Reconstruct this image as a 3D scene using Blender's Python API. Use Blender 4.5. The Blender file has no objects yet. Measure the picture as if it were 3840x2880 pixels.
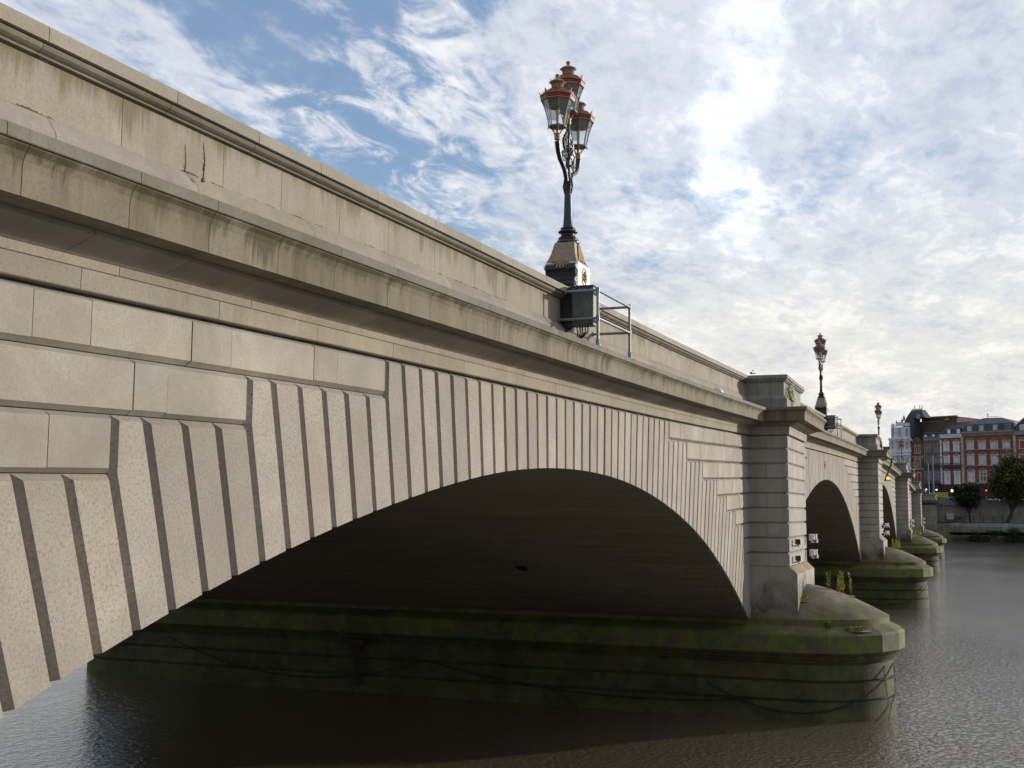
import bpy, bmesh, math, random
import numpy as np
from mathutils import Vector, Matrix
random.seed(7)
PI = math.pi
sc = bpy.context.scene
COL = sc.collection

# ------------------------------------------------------------------ camera
CAM = Vector((0, -6.094, 6.226))
YAW, PIT, ROLL = math.radians(20.501), math.radians(6.032), math.radians(.389)
fw = Vector((math.cos(YAW)*math.cos(PIT), math.sin(YAW)*math.cos(PIT), math.sin(PIT)))
rt = Vector((math.sin(YAW), -math.cos(YAW), 0))
up = rt.cross(fw)
R2 = rt*math.cos(ROLL)+up*math.sin(ROLL)
U2 = up*math.cos(ROLL)-rt*math.sin(ROLL)
cd = bpy.data.cameras.new('camera')
cam = bpy.data.objects.new('camera', cd); COL.objects.link(cam)
cam.matrix_world = Matrix(((R2.x, U2.x, -fw.x, CAM.x), (R2.y, U2.y, -fw.y, CAM.y), (R2.z, U2.z, -fw.z, CAM.z), (0, 0, 0, 1)))
cd.sensor_width = 36; cd.lens = 41.82; cd.clip_start = .1; cd.clip_end = 6000
sc.camera = cam
sc.view_settings.view_transform = 'Standard'; sc.view_settings.look = 'None'
sc.view_settings.exposure = 0; sc.view_settings.gamma = 1

# ------------------------------------------------------------------ light
SUN_AZ, SUN_EL = math.radians(-44), math.radians(11)      # azimuth from +x
sund = Vector((math.cos(SUN_AZ)*math.cos(SUN_EL), math.sin(SUN_AZ)*math.cos(SUN_EL), math.sin(SUN_EL)))
sl = bpy.data.lights.new('sun', 'SUN'); sl.energy = 4.0; sl.angle = math.radians(1.6); sl.color = (1, .93, .82)
so = bpy.data.objects.new('sun', sl); COL.objects.link(so)
so.rotation_euler = sund.to_track_quat('Z', 'Y').to_euler()

W = bpy.data.worlds.new('World'); sc.world = W; W.use_nodes = True
def world():
    nt = W.node_tree; N = nt.nodes; L = nt.links; N.clear()
    out = N.new('ShaderNodeOutputWorld'); bg = N.new('ShaderNodeBackground'); L.new(bg.outputs[0], out.inputs[0])
    sky = N.new('ShaderNodeTexSky'); sky.sky_type = 'NISHITA'; sky.sun_disc = False
    sky.sun_elevation = SUN_EL; sky.sun_rotation = PI/2-SUN_AZ; sky.air_density = 1.2; sky.dust_density = .5; sky.ozone_density = 2.5
    tc = N.new('ShaderNodeTexCoord')
    def M(op, a, b=None, c=None):
        n = N.new('ShaderNodeMath'); n.operation = op
        for i, v in enumerate((a, b, c)):
            if v is None: continue
            if isinstance(v, (int, float)): n.inputs[i].default_value = v
            else: L.new(v, n.inputs[i])
        return n.outputs[0]
    def VM(op, a, b=None, s=None):
        n = N.new('ShaderNodeVectorMath'); n.operation = op
        for i, v in enumerate((a, b)):
            if v is None: continue
            if isinstance(v, (tuple, Vector)): n.inputs[i].default_value = v
            else: L.new(v, n.inputs[i])
        if s is not None:
            if isinstance(s, (int, float)): n.inputs['Scale'].default_value = s
            else: L.new(s, n.inputs['Scale'])
        return n.outputs['Value'] if op in ('DOT_PRODUCT', 'LENGTH', 'DISTANCE') else n.outputs[0]
    def ramp(v, pts, interp='EASE'):
        n = N.new('ShaderNodeValToRGB'); n.color_ramp.interpolation = interp
        e = n.color_ramp.elements
        while len(e) < len(pts): e.new(.5)
        for q, (p, c) in zip(e, pts):
            q.position = p; q.color = (c, c, c, 1) if isinstance(c, (int, float)) else (*c, 1)
        L.new(v, n.inputs[0]); return n.outputs[0]
    def noise(v, scale, det, rough=.55, dist=0.):
        n = N.new('ShaderNodeTexNoise'); n.inputs['Scale'].default_value = scale; n.inputs['Detail'].default_value = det
        n.inputs['Roughness'].default_value = rough; n.inputs['Distortion'].default_value = dist
        L.new(v, n.inputs['Vector']); return n.outputs[0]
    def mix(f, a, b):
        n = N.new('ShaderNodeMix'); n.data_type = 'RGBA'
        for s, v in ((n.inputs[0], f), (n.inputs[6], a), (n.inputs[7], b)):
            if isinstance(v, (int, float)): s.default_value = v
            elif isinstance(v, tuple): s.default_value = (*v, 1)
            else: L.new(v, s)
        return n.outputs[2]
    d = VM('NORMALIZE', tc.outputs['Generated'])
    sx = N.new('ShaderNodeSeparateXYZ'); L.new(d, sx.inputs[0]); dx, dy, dz = sx.outputs
    zz = M('MAXIMUM', dz, 0.0)
    inv = M('DIVIDE', 1.0, M('ADD', zz, .13))
    pl = VM('SCALE', d, s=inv)
    mp = N.new('ShaderNodeMapping'); mp.inputs['Rotation'].default_value = (0, 0, math.radians(-30)); mp.inputs['Scale'].default_value = (1.0, 1.7, .01)
    L.new(pl, mp.inputs[0]); p = mp.outputs[0]
    n1 = noise(p, 1.5, 9, .6, .5)
    n2 = noise(p, 6.0, 8, .62, .6)
    n3 = noise(p, .7, 4, .5, .2)
    n4 = noise(p, 21.0, 6, .6, .4)
    fine = noise(p, 2.3, 10, .64, .3)
    def lobe(v, lo, hi):
        v = Vector(v).normalized()
        return ramp(M('MULTIPLY', M('SUBTRACT', VM('DOT_PRODUCT', d, v), lo), 1/(hi-lo)), [(0, 0.), (1, 1.)])
    # clear patch of blue high on the left; cover grows to the right and towards the horizon
    blue = M('ADD', lobe((.76, .5407, .36), .965, 1.0), M('MULTIPLY', lobe((.8077, .5053, .3038), .975, 1.0), .7))
    blue = M('ADD', blue, M('MULTIPLY', lobe((.84, .46, .27), .988, 1.0), .4))
    cov = M('ADD', M('MULTIPLY', n1, .70), M('ADD', M('MULTIPLY', n2, .55), M('MULTIPLY', n3, .22)))
    cov = M('ADD', cov, M('MULTIPLY', M('SUBTRACT', n4, .5), .28))
    cov = M('SUBTRACT', cov, M('MULTIPLY', blue, .15))
    east = ramp(M('MULTIPLY', M('SUBTRACT', .42, dy), 2.2), [(0, 0.), (.55, .8), (1, 1.)])
    cov = M('ADD', cov, M('MULTIPLY', east, .13))
    cov = M('ADD', cov, M('MULTIPLY', ramp(dz, [(0, 1.), (.14, .8), (.26, 0.)]), .2))
    pf = M('ADD', lobe((.705, .61, .362), .9985, .99995), lobe((.7336, .5854, .352), .9986, .99995))
    pf = M('ADD', pf, M('ADD', lobe((.765, .553, .33), .9990, .99997), lobe((.795, .525, .306), .9994, .99998)))
    pf = M('ADD', pf, M('MULTIPLY', lobe((.655, .66, .375), .9965, .9999), 1.))
    pf = M('MINIMUM', pf, 1.0)
    cov = M('ADD', cov, M('MULTIPLY', pf, M('ADD', .16, M('MULTIPLY', n2, .36))))
    wl = M('ADD', lobe((.836, .405, .371), .984, 1.0), M('MULTIPLY', lobe((.8575, .4218, .2946), .9925, 1.0), 1.1))
    cov = M('ADD', cov, M('MULTIPLY', wl, M('MULTIPLY', M('SUBTRACT', n2, .43), .85)))
    cloud = ramp(cov, [(.54, .05), (.68, .34), (.80, .78), (.95, .97)], 'B_SPLINE')
    nz_ = N.new('ShaderNodeTexNoise'); nz_.inputs['Scale'].default_value = 2.2; nz_.inputs['Detail'].default_value = 7; L.new(p, nz_.inputs['Vector'])
    dd = VM('NORMALIZE', VM('ADD', d, VM('SCALE', VM('SUBTRACT', nz_.outputs['Color'], (.5, .5, .5)), s=.11)))
    d_plain = d; d = dd
    gl = M('ADD', lobe((.905, .149, .40), .9991, 1.0), lobe((.9176, .150, .3677), .9991, 1.0))
    gl = M('ADD', gl, M('ADD', lobe((.93, .150, .335), .9992, 1.0), lobe((.942, .152, .300), .9992, 1.0)))
    gl = M('ADD', gl, M('ADD', lobe((.952, .156, .265), .9992, 1.0), M('MULTIPLY', lobe((.96, .158, .235), .9994, 1.0), .8)))
    gl = M('MINIMUM', gl, 1.0)
    gl = M('ADD', gl, M('MULTIPLY', lobe((.94, .16, .30), .985, 1.0), .16))
    d = d_plain
    glow = M('MULTIPLY', gl, ramp(fine, [(.35, .25), (.6, 1.)]))
    mott = M('ADD', M('MULTIPLY', fine, .55), M('ADD', M('MULTIPLY', n4, .18), M('MULTIPLY', n2, .27)))
    shade = ramp(mott, [(.40, (.63, .68, .78)), (.50, (.73, .77, .85)), (.61, (.93, .945, .97))])
    low = ramp(dz, [(0, 1.), (.12, .8), (.27, 0.)])
    warmc = ramp(mott, [(.38, (.70, .70, .72)), (.48, (.86, .84, .79)), (.58, (1.04, 1.0, .90))])
    ccol = mix(low, shade, warmc)
    back = ramp(M('MULTIPLY', M('ADD', dx, 1.0), .5), [(.15, .72), (.72, 1.0)])
    ccol = VM('SCALE', ccol, s=back)
    ccol = VM('ADD', ccol, VM('SCALE', VM('SCALE', ccol, s=0.42), s=glow))
    skyc = VM('SCALE', sky.outputs[0], s=.15)
    veil = mix(.42, skyc, (.235, .385, .70))
    fin = mix(cloud, VM('SCALE', veil, s=back), ccol)
    L.new(fin, bg.inputs[0]); bg.inputs[1].default_value = 1.0
world()

# ------------------------------------------------------------------ materials
def mat(name, build):
    m = bpy.data.materials.new(name); m.use_nodes = True
    nt = m.node_tree; nt.nodes.clear()
    out = nt.nodes.new('ShaderNodeOutputMaterial'); b = nt.nodes.new('ShaderNodeBsdfPrincipled')
    nt.links.new(b.outputs[0], out.inputs[0])
    build(NT(nt, b, out)); return m
class NT:
    def __init__(s, nt, b, out): s.nt, s.b, s.out, s.N, s.L = nt, b, out, nt.nodes, nt.links
    def put(s, sock, v):
        if isinstance(v, (int, float)): sock.default_value = v
        elif isinstance(v, tuple):
            try: sock.default_value = v
            except Exception: sock.default_value = (*v, 1)
        else: s.L.new(v, sock)
    def M(s, op, a, b=None, c=None, clamp=False):
        n = s.N.new('ShaderNodeMath'); n.operation = op; n.use_clamp = clamp
        for i, v in enumerate((a, b, c)):
            if v is not None: s.put(n.inputs[i], v)
        return n.outputs[0]
    def obj(s, scale=(1, 1, 1), rot=(0, 0, 0), loc=(0, 0, 0)):
        t = s.N.new('ShaderNodeNewGeometry'); m = s.N.new('ShaderNodeMapping')
        m.inputs['Scale'].default_value = scale; m.inputs['Rotation'].default_value = rot; m.inputs['Location'].default_value = loc
        s.L.new(t.outputs['Position'], m.inputs[0]); return m.outputs[0]
    def local(s, scale=(1, 1, 1)):
        t = s.N.new('ShaderNodeTexCoord'); m = s.N.new('ShaderNodeMapping'); m.inputs['Scale'].default_value = scale
        s.L.new(t.outputs['Object'], m.inputs[0]); return m.outputs[0]
    def xyz(s, v):
        n = s.N.new('ShaderNodeSeparateXYZ'); s.L.new(v, n.inputs[0]); return n.outputs
    def noise(s, v, scale, det=4, rough=.55, dist=0.):
        n = s.N.new('ShaderNodeTexNoise'); s.put(n.inputs['Scale'], scale); n.inputs['Detail'].default_value = det
        n.inputs['Roughness'].default_value = rough; n.inputs['Distortion'].default_value = dist
        s.L.new(v, n.inputs['Vector']); return n.outputs[0]
    def voro(s, v, scale):
        n = s.N.new('ShaderNodeTexVoronoi'); n.inputs['Scale'].default_value = scale; s.L.new(v, n.inputs['Vector']); return n
    def attr(s, name):
        n = s.N.new('ShaderNodeAttribute'); n.attribute_name = name; return n.outputs['Fac']
    def ramp(s, v, pts, interp='LINEAR'):
        n = s.N.new('ShaderNodeValToRGB'); n.color_ramp.interpolation = interp; e = n.color_ramp.elements
        while len(e) < len(pts): e.new(.5)
        for q, (p, c) in zip(e, pts):
            q.position = p; q.color = (c, c, c, 1) if isinstance(c, (int, float)) else (*c, 1)
        s.put(n.inputs[0], v); return n.outputs[0]
    def mix(s, f, a, b, mode='MIX'):
        n = s.N.new('ShaderNodeMix'); n.data_type = 'RGBA'; n.blend_type = mode
        for q, v in ((n.inputs[0], f), (n.inputs[6], a), (n.inputs[7], b)):
            if isinstance(v, (int, float)): q.default_value = v
            elif isinstance(v, tuple): q.default_value = (*v, 1)
            else: s.L.new(v, q)
        return n.outputs[2]
    def bump(s, h, st=.3, dist=.01, normal=None):
        n = s.N.new('ShaderNodeBump'); n.inputs['Strength'].default_value = st; n.inputs['Distance'].default_value = dist
        s.L.new(h, n.inputs['Height'])
        if normal is not None: s.L.new(normal, n.inputs['Normal'])
        s.L.new(n.outputs[0], s.b.inputs['Normal']); return n.outputs[0]
    def col(s, c): s.put(s.b.inputs['Base Color'], c if not isinstance(c, tuple) else (*c, 1))
    def set(s, **k):
        for a, v in k.items(): s.b.inputs[a.replace('_', ' ')].default_value = v

def stone(name, c1, c2, streak=0., streakcol=(.10, .095, .045), speck=.5, tone=.16, moss=None, rough=.8, blotch=.35, spec=.3, green=0., drip=0., dripcol=(.085, .078, .035), foot=False):
    def f(t):
        p = t.obj(); x, y, z = t.xyz(p)
        tn = t.attr('tone')
        off = t.N.new('ShaderNodeVectorMath'); off.operation = 'ADD'; t.L.new(p, off.inputs[0])
        cx = t.N.new('ShaderNodeCombineXYZ'); t.L.new(t.M('MULTIPLY', tn, 37.), cx.inputs[0]); t.L.new(t.M('MULTIPLY', tn, 11.), cx.inputs[2]); t.L.new(cx.outputs[0], off.inputs[1])
        po = off.outputs[0]
        nb = t.noise(po, 1.3, 6, .6, .4)
        c = t.mix(t.ramp(nb, [(.35, 0.), (.65, 1.)]), c1, c2)
        # pinkish / grey variation from stone to stone
        wn = t.N.new('ShaderNodeTexWhiteNoise'); wn.noise_dimensions = '1D'; t.L.new(tn, wn.inputs['W'])
        v = t.M('ADD', 1-tone, t.M('MULTIPLY', wn.outputs['Value'], 2*tone))
        hs = t.N.new('ShaderNodeHueSaturation'); t.L.new(v, hs.inputs['Value']); t.L.new(c, hs.inputs['Color'])
        t.L.new(t.M('ADD', .76, t.M('MULTIPLY', tn, .3)), hs.inputs['Saturation'])
        c = hs.outputs[0]
        # granite speckle
        s1 = t.noise(p, 38, 4, .8); s2 = t.noise(p, 95, 3, .8)
        c = t.mix(t.M('MULTIPLY', t.ramp(s1, [(.34, 1.), (.52, 0.)]), speck), c, (c1[0]*.45, c1[1]*.42, c1[2]*.42))
        c = t.mix(t.M('MULTIPLY', t.ramp(s2, [(.56, 0.), (.72, 1.)]), speck), c, (min(1, c1[0]*1.5), min(1, c1[1]*1.5), min(1, c1[2]*1.5)))
        # blotchy weathering
        nb2 = t.noise(p, .55, 7, .68, .8)
        c = t.mix(t.M('MULTIPLY', t.ramp(nb2, [(.42, 0.), (.62, 1.)]), blotch), c, (c1[0]*.52, c1[1]*.50, c1[2]*.46))
        if streak:
            ps = t.obj((3.2, 3.2, .22)); ns = t.noise(ps, 1.0, 7, .72, .3)
            pm = t.obj((.9, .9, .25)); nm = t.noise(pm, 1.0, 3, .5)
            k = t.M('MULTIPLY', t.ramp(ns, [(.46, 0.), (.62, 1.)]), t.ramp(nm, [(.38, .15), (.6, 1.)]))
            k = t.M('MULTIPLY', k, streak)
            c = t.mix(k, c, streakcol)
            pw = t.obj((5., 5., .3), loc=(3, 1, 7)); nw = t.noise(pw, 1.0, 5, .7, .2)
            c = t.mix(t.M('MULTIPLY', t.ramp(nw, [(.56, 0.), (.72, 1.)]), .35*streak), c, (min(1, c1[0]*1.35), min(1, c1[1]*1.35), min(1, c1[2]*1.35)))
        if drip:
            hv = t.attr('hv')
            nd = t.noise(t.obj((2.2, 2.2, .12), loc=(9, 4, 2)), 1.0, 8, .78, .3); nl = t.noise(t.obj((.55, .55, .1), loc=(2, 8, 2)), 1.0, 3, .6)
            ln = t.M('MULTIPLY', t.ramp(nd, [(.44, 0.), (.66, 1.)]), t.ramp(nl, [(.36, .25), (.62, 1.35)]))
            k = t.M('MULTIPLY', t.M('SUBTRACT', t.M('ADD', ln, hv), .93), 2.2, clamp=True)
            k = t.M('MULTIPLY', k, t.ramp(hv, [(0., 0.), (.02, 1.)]))
            c = t.mix(t.M('MULTIPLY', k, drip), c, dripcol)
        if green:
            pg = t.obj((.7, .7, .35), loc=(5, 2, 1)); ng = t.noise(pg, 1., 6, .7, .5)
            c = t.mix(t.M('MULTIPLY', t.ramp(ng, [(.5, 0.), (.68, 1.)]), green), c, (.07, .075, .02))
        if foot:
            hv2 = t.attr('hv'); nf = t.noise(t.obj((2.2, 1, .05), loc=(4, 0, 0)), 1.0, 6, .75)
            kf = t.M('MULTIPLY', t.M('LESS_THAN', hv2, t.M('MULTIPLY', t.ramp(nf, [(.5, .01), (.72, 1.)]), .075)), t.M('GREATER_THAN', hv2, .0005))
            c = t.mix(t.M('MULTIPLY', kf, .8), c, (.03, .026, .012))
        if moss:
            z0, z1, mc = moss
            nz = t.noise(t.obj((1, 1, .9)), .9, 7, .65, .6)
            k = t.ramp(t.M('ADD', t.M('MULTIPLY', t.M('SUBTRACT', z, z0), 1/(z1-z0)), t.M('MULTIPLY', t.M('SUBTRACT', nz, .5), 2.2)), [(.25, 1.), (.85, 0.)])
            mv = t.mix(t.ramp(t.noise(p, 1.7, 7, .7, .6), [(.38, 0.), (.6, 1.)]), mc, (mc[0]*.8, mc[1]*.55, mc[1]*.28)); mv = t.mix(t.ramp(t.noise(t.obj((.8, .8, .9), loc=(7, 3, 1)), 1.0, 7, .72, .5), [(.44, 0.), (.64, .8)]), mv, (mc[0]*.28, mc[1]*.28, mc[1]*.16))
            c = t.mix(t.M('MULTIPLY', k, .93), c, mv)
        t.col(c); t.set(Roughness=rough); t.b.inputs['Specular IOR Level'].default_value = spec
        h = t.M('ADD', t.M('MULTIPLY', s1, .5), t.M('MULTIPLY', t.noise(p, 9, 6, .6), 1.))
        t.bump(h, .35, .012)
    return mat(name, f)
def plain(name, c, rough=.5, metal=0., var=.25, scale=3., spec=.5, emit=None, est=1., bump=0.):
    def f(t):
        p = t.obj(); n = t.noise(p, scale, 5, .65, .3)
        t.col(t.mix(t.ramp(n, [(.3, 0.), (.7, 1.)]), tuple(q*(1-var) for q in c), tuple(min(1, q*(1+var)) for q in c)))
        t.set(Roughness=rough, Metallic=metal); t.b.inputs['Specular IOR Level'].default_value = spec
        if bump: t.bump(t.noise(p, scale*6, 5, .6), bump, .01)
        if emit: t.b.inputs['Emission Color'].default_value = (*emit, 1); t.b.inputs['Emission Strength'].default_value = est
    return mat(name, f)

G1, G2 = (.375, .333, .275), (.305, .275, .235)
M_vous = stone('granite_voussoir', G1, G2, speck=.85, tone=.15, blotch=.3)
M_course = stone('granite_course', (.39, .355, .30), (.31, .285, .245), speck=.4, tone=.16, blotch=.5)
M_frieze = stone('granite_frieze', (.315, .275, .205), (.26, .23, .175), speck=.45, tone=.09, streak=.25, blotch=.3)
M_cove = stone('granite_cove', (.31, .275, .215), (.24, .212, .165), speck=.2, tone=.14, blotch=.6)
M_corona = stone('granite_corona', (.212, .182, .118), (.165, .140, .088), speck=.55, tone=.09, streak=.95, streakcol=(.085, .075, .035), blotch=.5, green=.12, drip=.9, dripcol=(.062, .056, .022))
M_fillet = stone('granite_fillet', (.195, .172, .135), (.15, .133, .103), speck=.5, tone=.10, streak=.5, blotch=.5, green=.15)
M_plinth = stone('granite_plinth', (.30, .262, .215), (.25, .215, .175), speck=.3, tone=.12, blotch=.35, streak=.15)
M_para = stone('granite_parapet', (.325, .287, .228), (.275, .243, .193), speck=.45, tone=.09, streak=.45, streakcol=(.14, .125, .075), blotch=.3, drip=.75, dripcol=(.13, .113, .055), foot=True)
M_torus = stone('granite_moulding', (.21, .185, .135), (.15, .135, .095), speck=.3, tone=.12, streak=.6, blotch=.5)
M_cop = stone('granite_coping', (.335, .30, .24), (.28, .25, .20), speck=.5, tone=.08, blotch=.3, streak=.15)
M_pier = stone('granite_pier', (.40, .375, .335), (.33, .31, .28), speck=.2, tone=.08, blotch=.35, streak=.35, streakcol=(.13, .125, .11), moss=(2.7, 4.5, (.085, .10, .02)))
M_pierp = stone('granite_pier_parapet', (.33, .32, .29), (.26, .25, .23), speck=.2, tone=.08, blotch=.6, streak=.5, streakcol=(.07, .07, .06))
M_cut = stone('mossy_granite', (.21, .18, .135), (.14, .12, .088), speck=.2, tone=.2, blotch=.6, streak=.3, streakcol=(.045, .045, .03), moss=(2.5, 3.75, (.125, .165, .014)), rough=.75)
M_stem = stone('wet_mossy_granite', (.17, .155, .115), (.11, .105, .075), speck=.2, tone=.22, blotch=.6, streak=.3, streakcol=(.06, .058, .04), moss=(1.6, 4.2, (.082, .100, .030)), rough=.75, spec=.2)
M_cap = stone('weathered_cap_granite', (.25, .205, .155), (.17, .14, .105), speck=.3, tone=.14, blotch=.6, moss=(2.85, 3.9, (.13, .15, .02)), rough=.75)
M_stain = stone('stained_weathering', (.30, .22, .13), (.24, .18, .11), speck=.3, tone=.1, streak=1.0, streakcol=(.07, .06, .035), blotch=.4)
def _soffit(t):
    p = t.obj(); x, y, z = t.xyz(p)
    n = t.noise(t.obj((3.0, .35, 3.0)), 1.0, 6, .7, .2)
    br = t.N.new('ShaderNodeTexBrick'); br.inputs['Scale'].default_value = 1; br.inputs['Mortar Size'].default_value = .02; br.inputs['Brick Width'].default_value = 1.1; br.inputs['Row Height'].default_value = .42
    cc = t.N.new('ShaderNodeCombineXYZ'); t.L.new(y, cc.inputs[0]); t.L.new(t.M('ADD', x, t.M('MULTIPLY', z, .4)), cc.inputs[1]); t.L.new(cc.outputs[0], br.inputs[0])
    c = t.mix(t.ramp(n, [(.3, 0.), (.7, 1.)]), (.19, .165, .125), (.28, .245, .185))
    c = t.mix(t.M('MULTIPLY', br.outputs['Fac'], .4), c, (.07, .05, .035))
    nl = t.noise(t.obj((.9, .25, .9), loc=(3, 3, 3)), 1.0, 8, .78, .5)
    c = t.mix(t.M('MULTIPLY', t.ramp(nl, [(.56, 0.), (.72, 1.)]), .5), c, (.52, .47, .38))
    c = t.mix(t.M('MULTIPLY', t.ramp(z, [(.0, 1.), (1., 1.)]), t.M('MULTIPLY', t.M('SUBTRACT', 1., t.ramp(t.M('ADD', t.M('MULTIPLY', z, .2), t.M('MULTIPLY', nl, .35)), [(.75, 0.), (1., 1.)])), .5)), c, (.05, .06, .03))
    t.col(c); t.set(Roughness=.85); t.bump(t.M('SUBTRACT', n, br.outputs['Fac']), .5, .02)
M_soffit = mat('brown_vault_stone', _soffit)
M_black = plain('black_paint', (.018, .018, .022), .35, 0, .3, 8)
M_bluek = plain('blue_black_paint', (.022, .025, .05), .3, 0, .2, 6)
M_red = plain('red_paint', (.20, .014, .026), .45, 0, .35, 14)
M_tan = plain('tan_paint', (.27, .205, .135), .45, 0, .25, 14)
M_gold = plain('gold_paint', (.34, .22, .09), .5, .25, .35, 30)
M_white = plain('white_paint', (.66, .66, .63), .5, 0, .12, 10)
M_galv = plain('galvanised_steel', (.24, .25, .26), .5, .5, .2, 20)
M_cab = plain('grey_green_cabinet_paint', (.10, .11, .105), .5, 0, .35, 6)
M_cable = plain('black_cable', (.012, .012, .012), .6)
M_chain = plain('rusty_chain_iron', (.035, .026, .02), .75, .3, .4, 30)
M_lens = plain('dark_lens', (.015, .02, .022), .12)
M_reflw = plain('lantern_reflector', (.20, .21, .21), .5)
M_tar = plain('asphalt', (.05, .05, .05), .9)
M_brick = None
def glassy():
    m = bpy.data.materials.new('lantern_glass'); m.use_nodes = True; nt = m.node_tree; nt.nodes.clear()
    o = nt.nodes.new('ShaderNodeOutputMaterial'); mx = nt.nodes.new('ShaderNodeMixShader'); tr = nt.nodes.new('ShaderNodeBsdfTransparent'); gl = nt.nodes.new('ShaderNodeBsdfGlossy')
    lw = nt.nodes.new('ShaderNodeLayerWeight'); lw.inputs[0].default_value = .35; gl.inputs['Roughness'].default_value = .08; gl.inputs[0].default_value = (.95, .97, 1, 1)
    tr.inputs[0].default_value = (.96, .98, .98, 1)
    ma = nt.nodes.new('ShaderNodeMath'); ma.operation = 'MULTIPLY_ADD'; ma.inputs[1].default_value = .6; ma.inputs[2].default_value = .06
    nt.links.new(lw.outputs['Fresnel'], ma.inputs[0]); nt.links.new(ma.outputs[0], mx.inputs[0])
    nt.links.new(tr.outputs[0], mx.inputs[1]); nt.links.new(gl.outputs[0], mx.inputs[2]); nt.links.new(mx.outputs[0], o.inputs[0]); return m
M_glass = glassy()

# ------------------------------------------------------------------ mesh helpers
class MB:
    def __init__(s): s.v = []; s.f = []; s.t = []; s.sm = []; s.h = {}
    def face(s, pts, tone=.5, smooth=False):
        i = len(s.v); s.v += [tuple(p) for p in pts]; s.f.append(list(range(i, i+len(pts)))); s.t.append(tone); s.sm.append(smooth)
    def grid(s, rows, tone=.5, closed=False, smooth=True):
        base = len(s.v); n = len(rows[0])
        for r in rows: s.v += [tuple(p) for p in r]
        for i in range(len(rows)-1):
            for j in range(n if closed else n-1):
                a = base+i*n+j; b = base+i*n+(j+1) % n
                s.f.append([a, b, b+n, a+n]); s.t.append(tone); s.sm.append(smooth)
    def fan(s, row, tone=.5): s.face(row, tone)
    def box(s, c, d, tone=.5, rot=0., bev=0.):
        cx, cy, cz = c; hx, hy, hz = d[0]/2, d[1]/2, d[2]/2
        cr, sr = math.cos(rot), math.sin(rot)
        b = min(bev, hx*.9, hy*.9, hz*.9)
        def P(x, y, z): return (cx+x*cr-y*sr, cy+x*sr+y*cr, cz+z)
        if b <= 0:
            q = [P(x, y, z) for z in (-hz, hz) for x, y in ((-hx, -hy), (hx, -hy), (hx, hy), (-hx, hy))]
            for a in ((0, 3, 2, 1), (4, 5, 6, 7), (0, 1, 5, 4), (1, 2, 6, 5), (2, 3, 7, 6), (3, 0, 4, 7)): s.face([q[i] for i in a], tone)
            return
        rings = []
        for z, k in ((-hz, b), (-hz+b, 0), (hz-b, 0), (hz, b)):
            e = 0 if k == 0 else b
            X, Y = hx-e, hy-e
            rings.append([P(-X+ (0 if e else 0)+ (b if not e else 0), -Y, z), P(X-(b if not e else 0), -Y, z), P(X, -Y+(b if not e else 0), z), P(X, Y-(b if not e else 0), z), P(X-(b if not e else 0), Y, z), P(-X+(b if not e else 0), Y, z), P(-X, Y-(b if not e else 0), z), P(-X, -Y+(b if not e else 0), z)])
        s.grid(rings, tone, True, False); s.face(rings[0][::-1], tone); s.face(rings[-1], tone)
    def tube(s, path, r, n=8, tone=.5, caps=True, closed=False):
        path = [Vector(p) for p in path]; m = len(path); rr = r if isinstance(r, (list, tuple)) else [r]*m
        rows = []; ref = None
        for i, p in enumerate(path):
            if closed: t = path[(i+1) % m]-path[i-1]
            else: t = path[min(i+1, m-1)]-path[max(i-1, 0)]
            if t.length < 1e-9: t = Vector((0, 0, 1))
            t.normalize()
            if ref is None:
                ref = Vector((0, 0, 1)) if abs(t.z) < .9 else Vector((1, 0, 0))
            a = t.cross(ref).normalized(); b = a.cross(t).normalized(); ref = b
            rows.append([p+a*rr[i]*math.cos(k*2*PI/n)+b*rr[i]*math.sin(k*2*PI/n) for k in range(n)])
        if closed: rows.append(rows[0])
        s.grid(rows, tone, True)
        if caps and not closed: s.face(rows[0][::-1], tone); s.face(rows[-1], tone)
    def lathe(s, c, prof, n=16, tone=.5, smooth=True, ph=0.):
        rows = [[(c[0]+r*math.cos(ph+k*2*PI/n), c[1]+r*math.sin(ph+k*2*PI/n), c[2]+z) for k in range(n)] for r, z in prof]
        s.grid(rows, tone, True, smooth)
        if prof[0][0] > 1e-4: s.face(rows[0][::-1], tone)
        if prof[-1][0] > 1e-4: s.face(rows[-1], tone)
    def build(s, name, m, parent=None):
        me = bpy.data.meshes.new(name); me.from_pydata(s.v, [], s.f); me.materials.append(m)
        a = me.attributes.new('tone', 'FLOAT', 'FACE'); a.data.foreach_set('value', s.t)
        ha = me.attributes.new('hv', 'FLOAT', 'POINT'); ha.data.foreach_set('value', [s.h.get(i, .0) for i in range(len(s.v))])
        me.polygons.foreach_set('use_smooth', s.sm)
        me.validate(); me.update()
        o = bpy.data.objects.new(name, me); COL.objects.link(o)
        if parent: o.parent = parent; o.matrix_parent_inverse = Matrix.Identity(4)
        return o
def rnd(): return random.random()
def tag(o, label=None, cat=None, group=None, kind=None):
    if label: o['label'] = label
    if cat: o['category'] = cat
    if group: o['group'] = group
    if kind: o['kind'] = kind
    return o
def thing(name, label, cat, loc=(0, 0, 0), rz=0, group=None):
    o = bpy.data.objects.new(name, None); COL.objects.link(o); o.location = loc; o.rotation_euler.z = rz
    o.empty_display_size = .3
    return tag(o, label, cat, group)
def copy_tree(o, parent=None):
    c = o.copy(); COL.objects.link(c)
    if parent: c.parent = parent
    for ch in list(o.children): copy_tree(ch, c)
    return c
def part(mb, name, m, root):          # geometry given in world space, root unrotated
    l = root.location
    mb.v = [(x-l.x, y-l.y, z-l.z) for x, y, z in mb.v]
    return mb.build(name, m, root)

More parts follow.
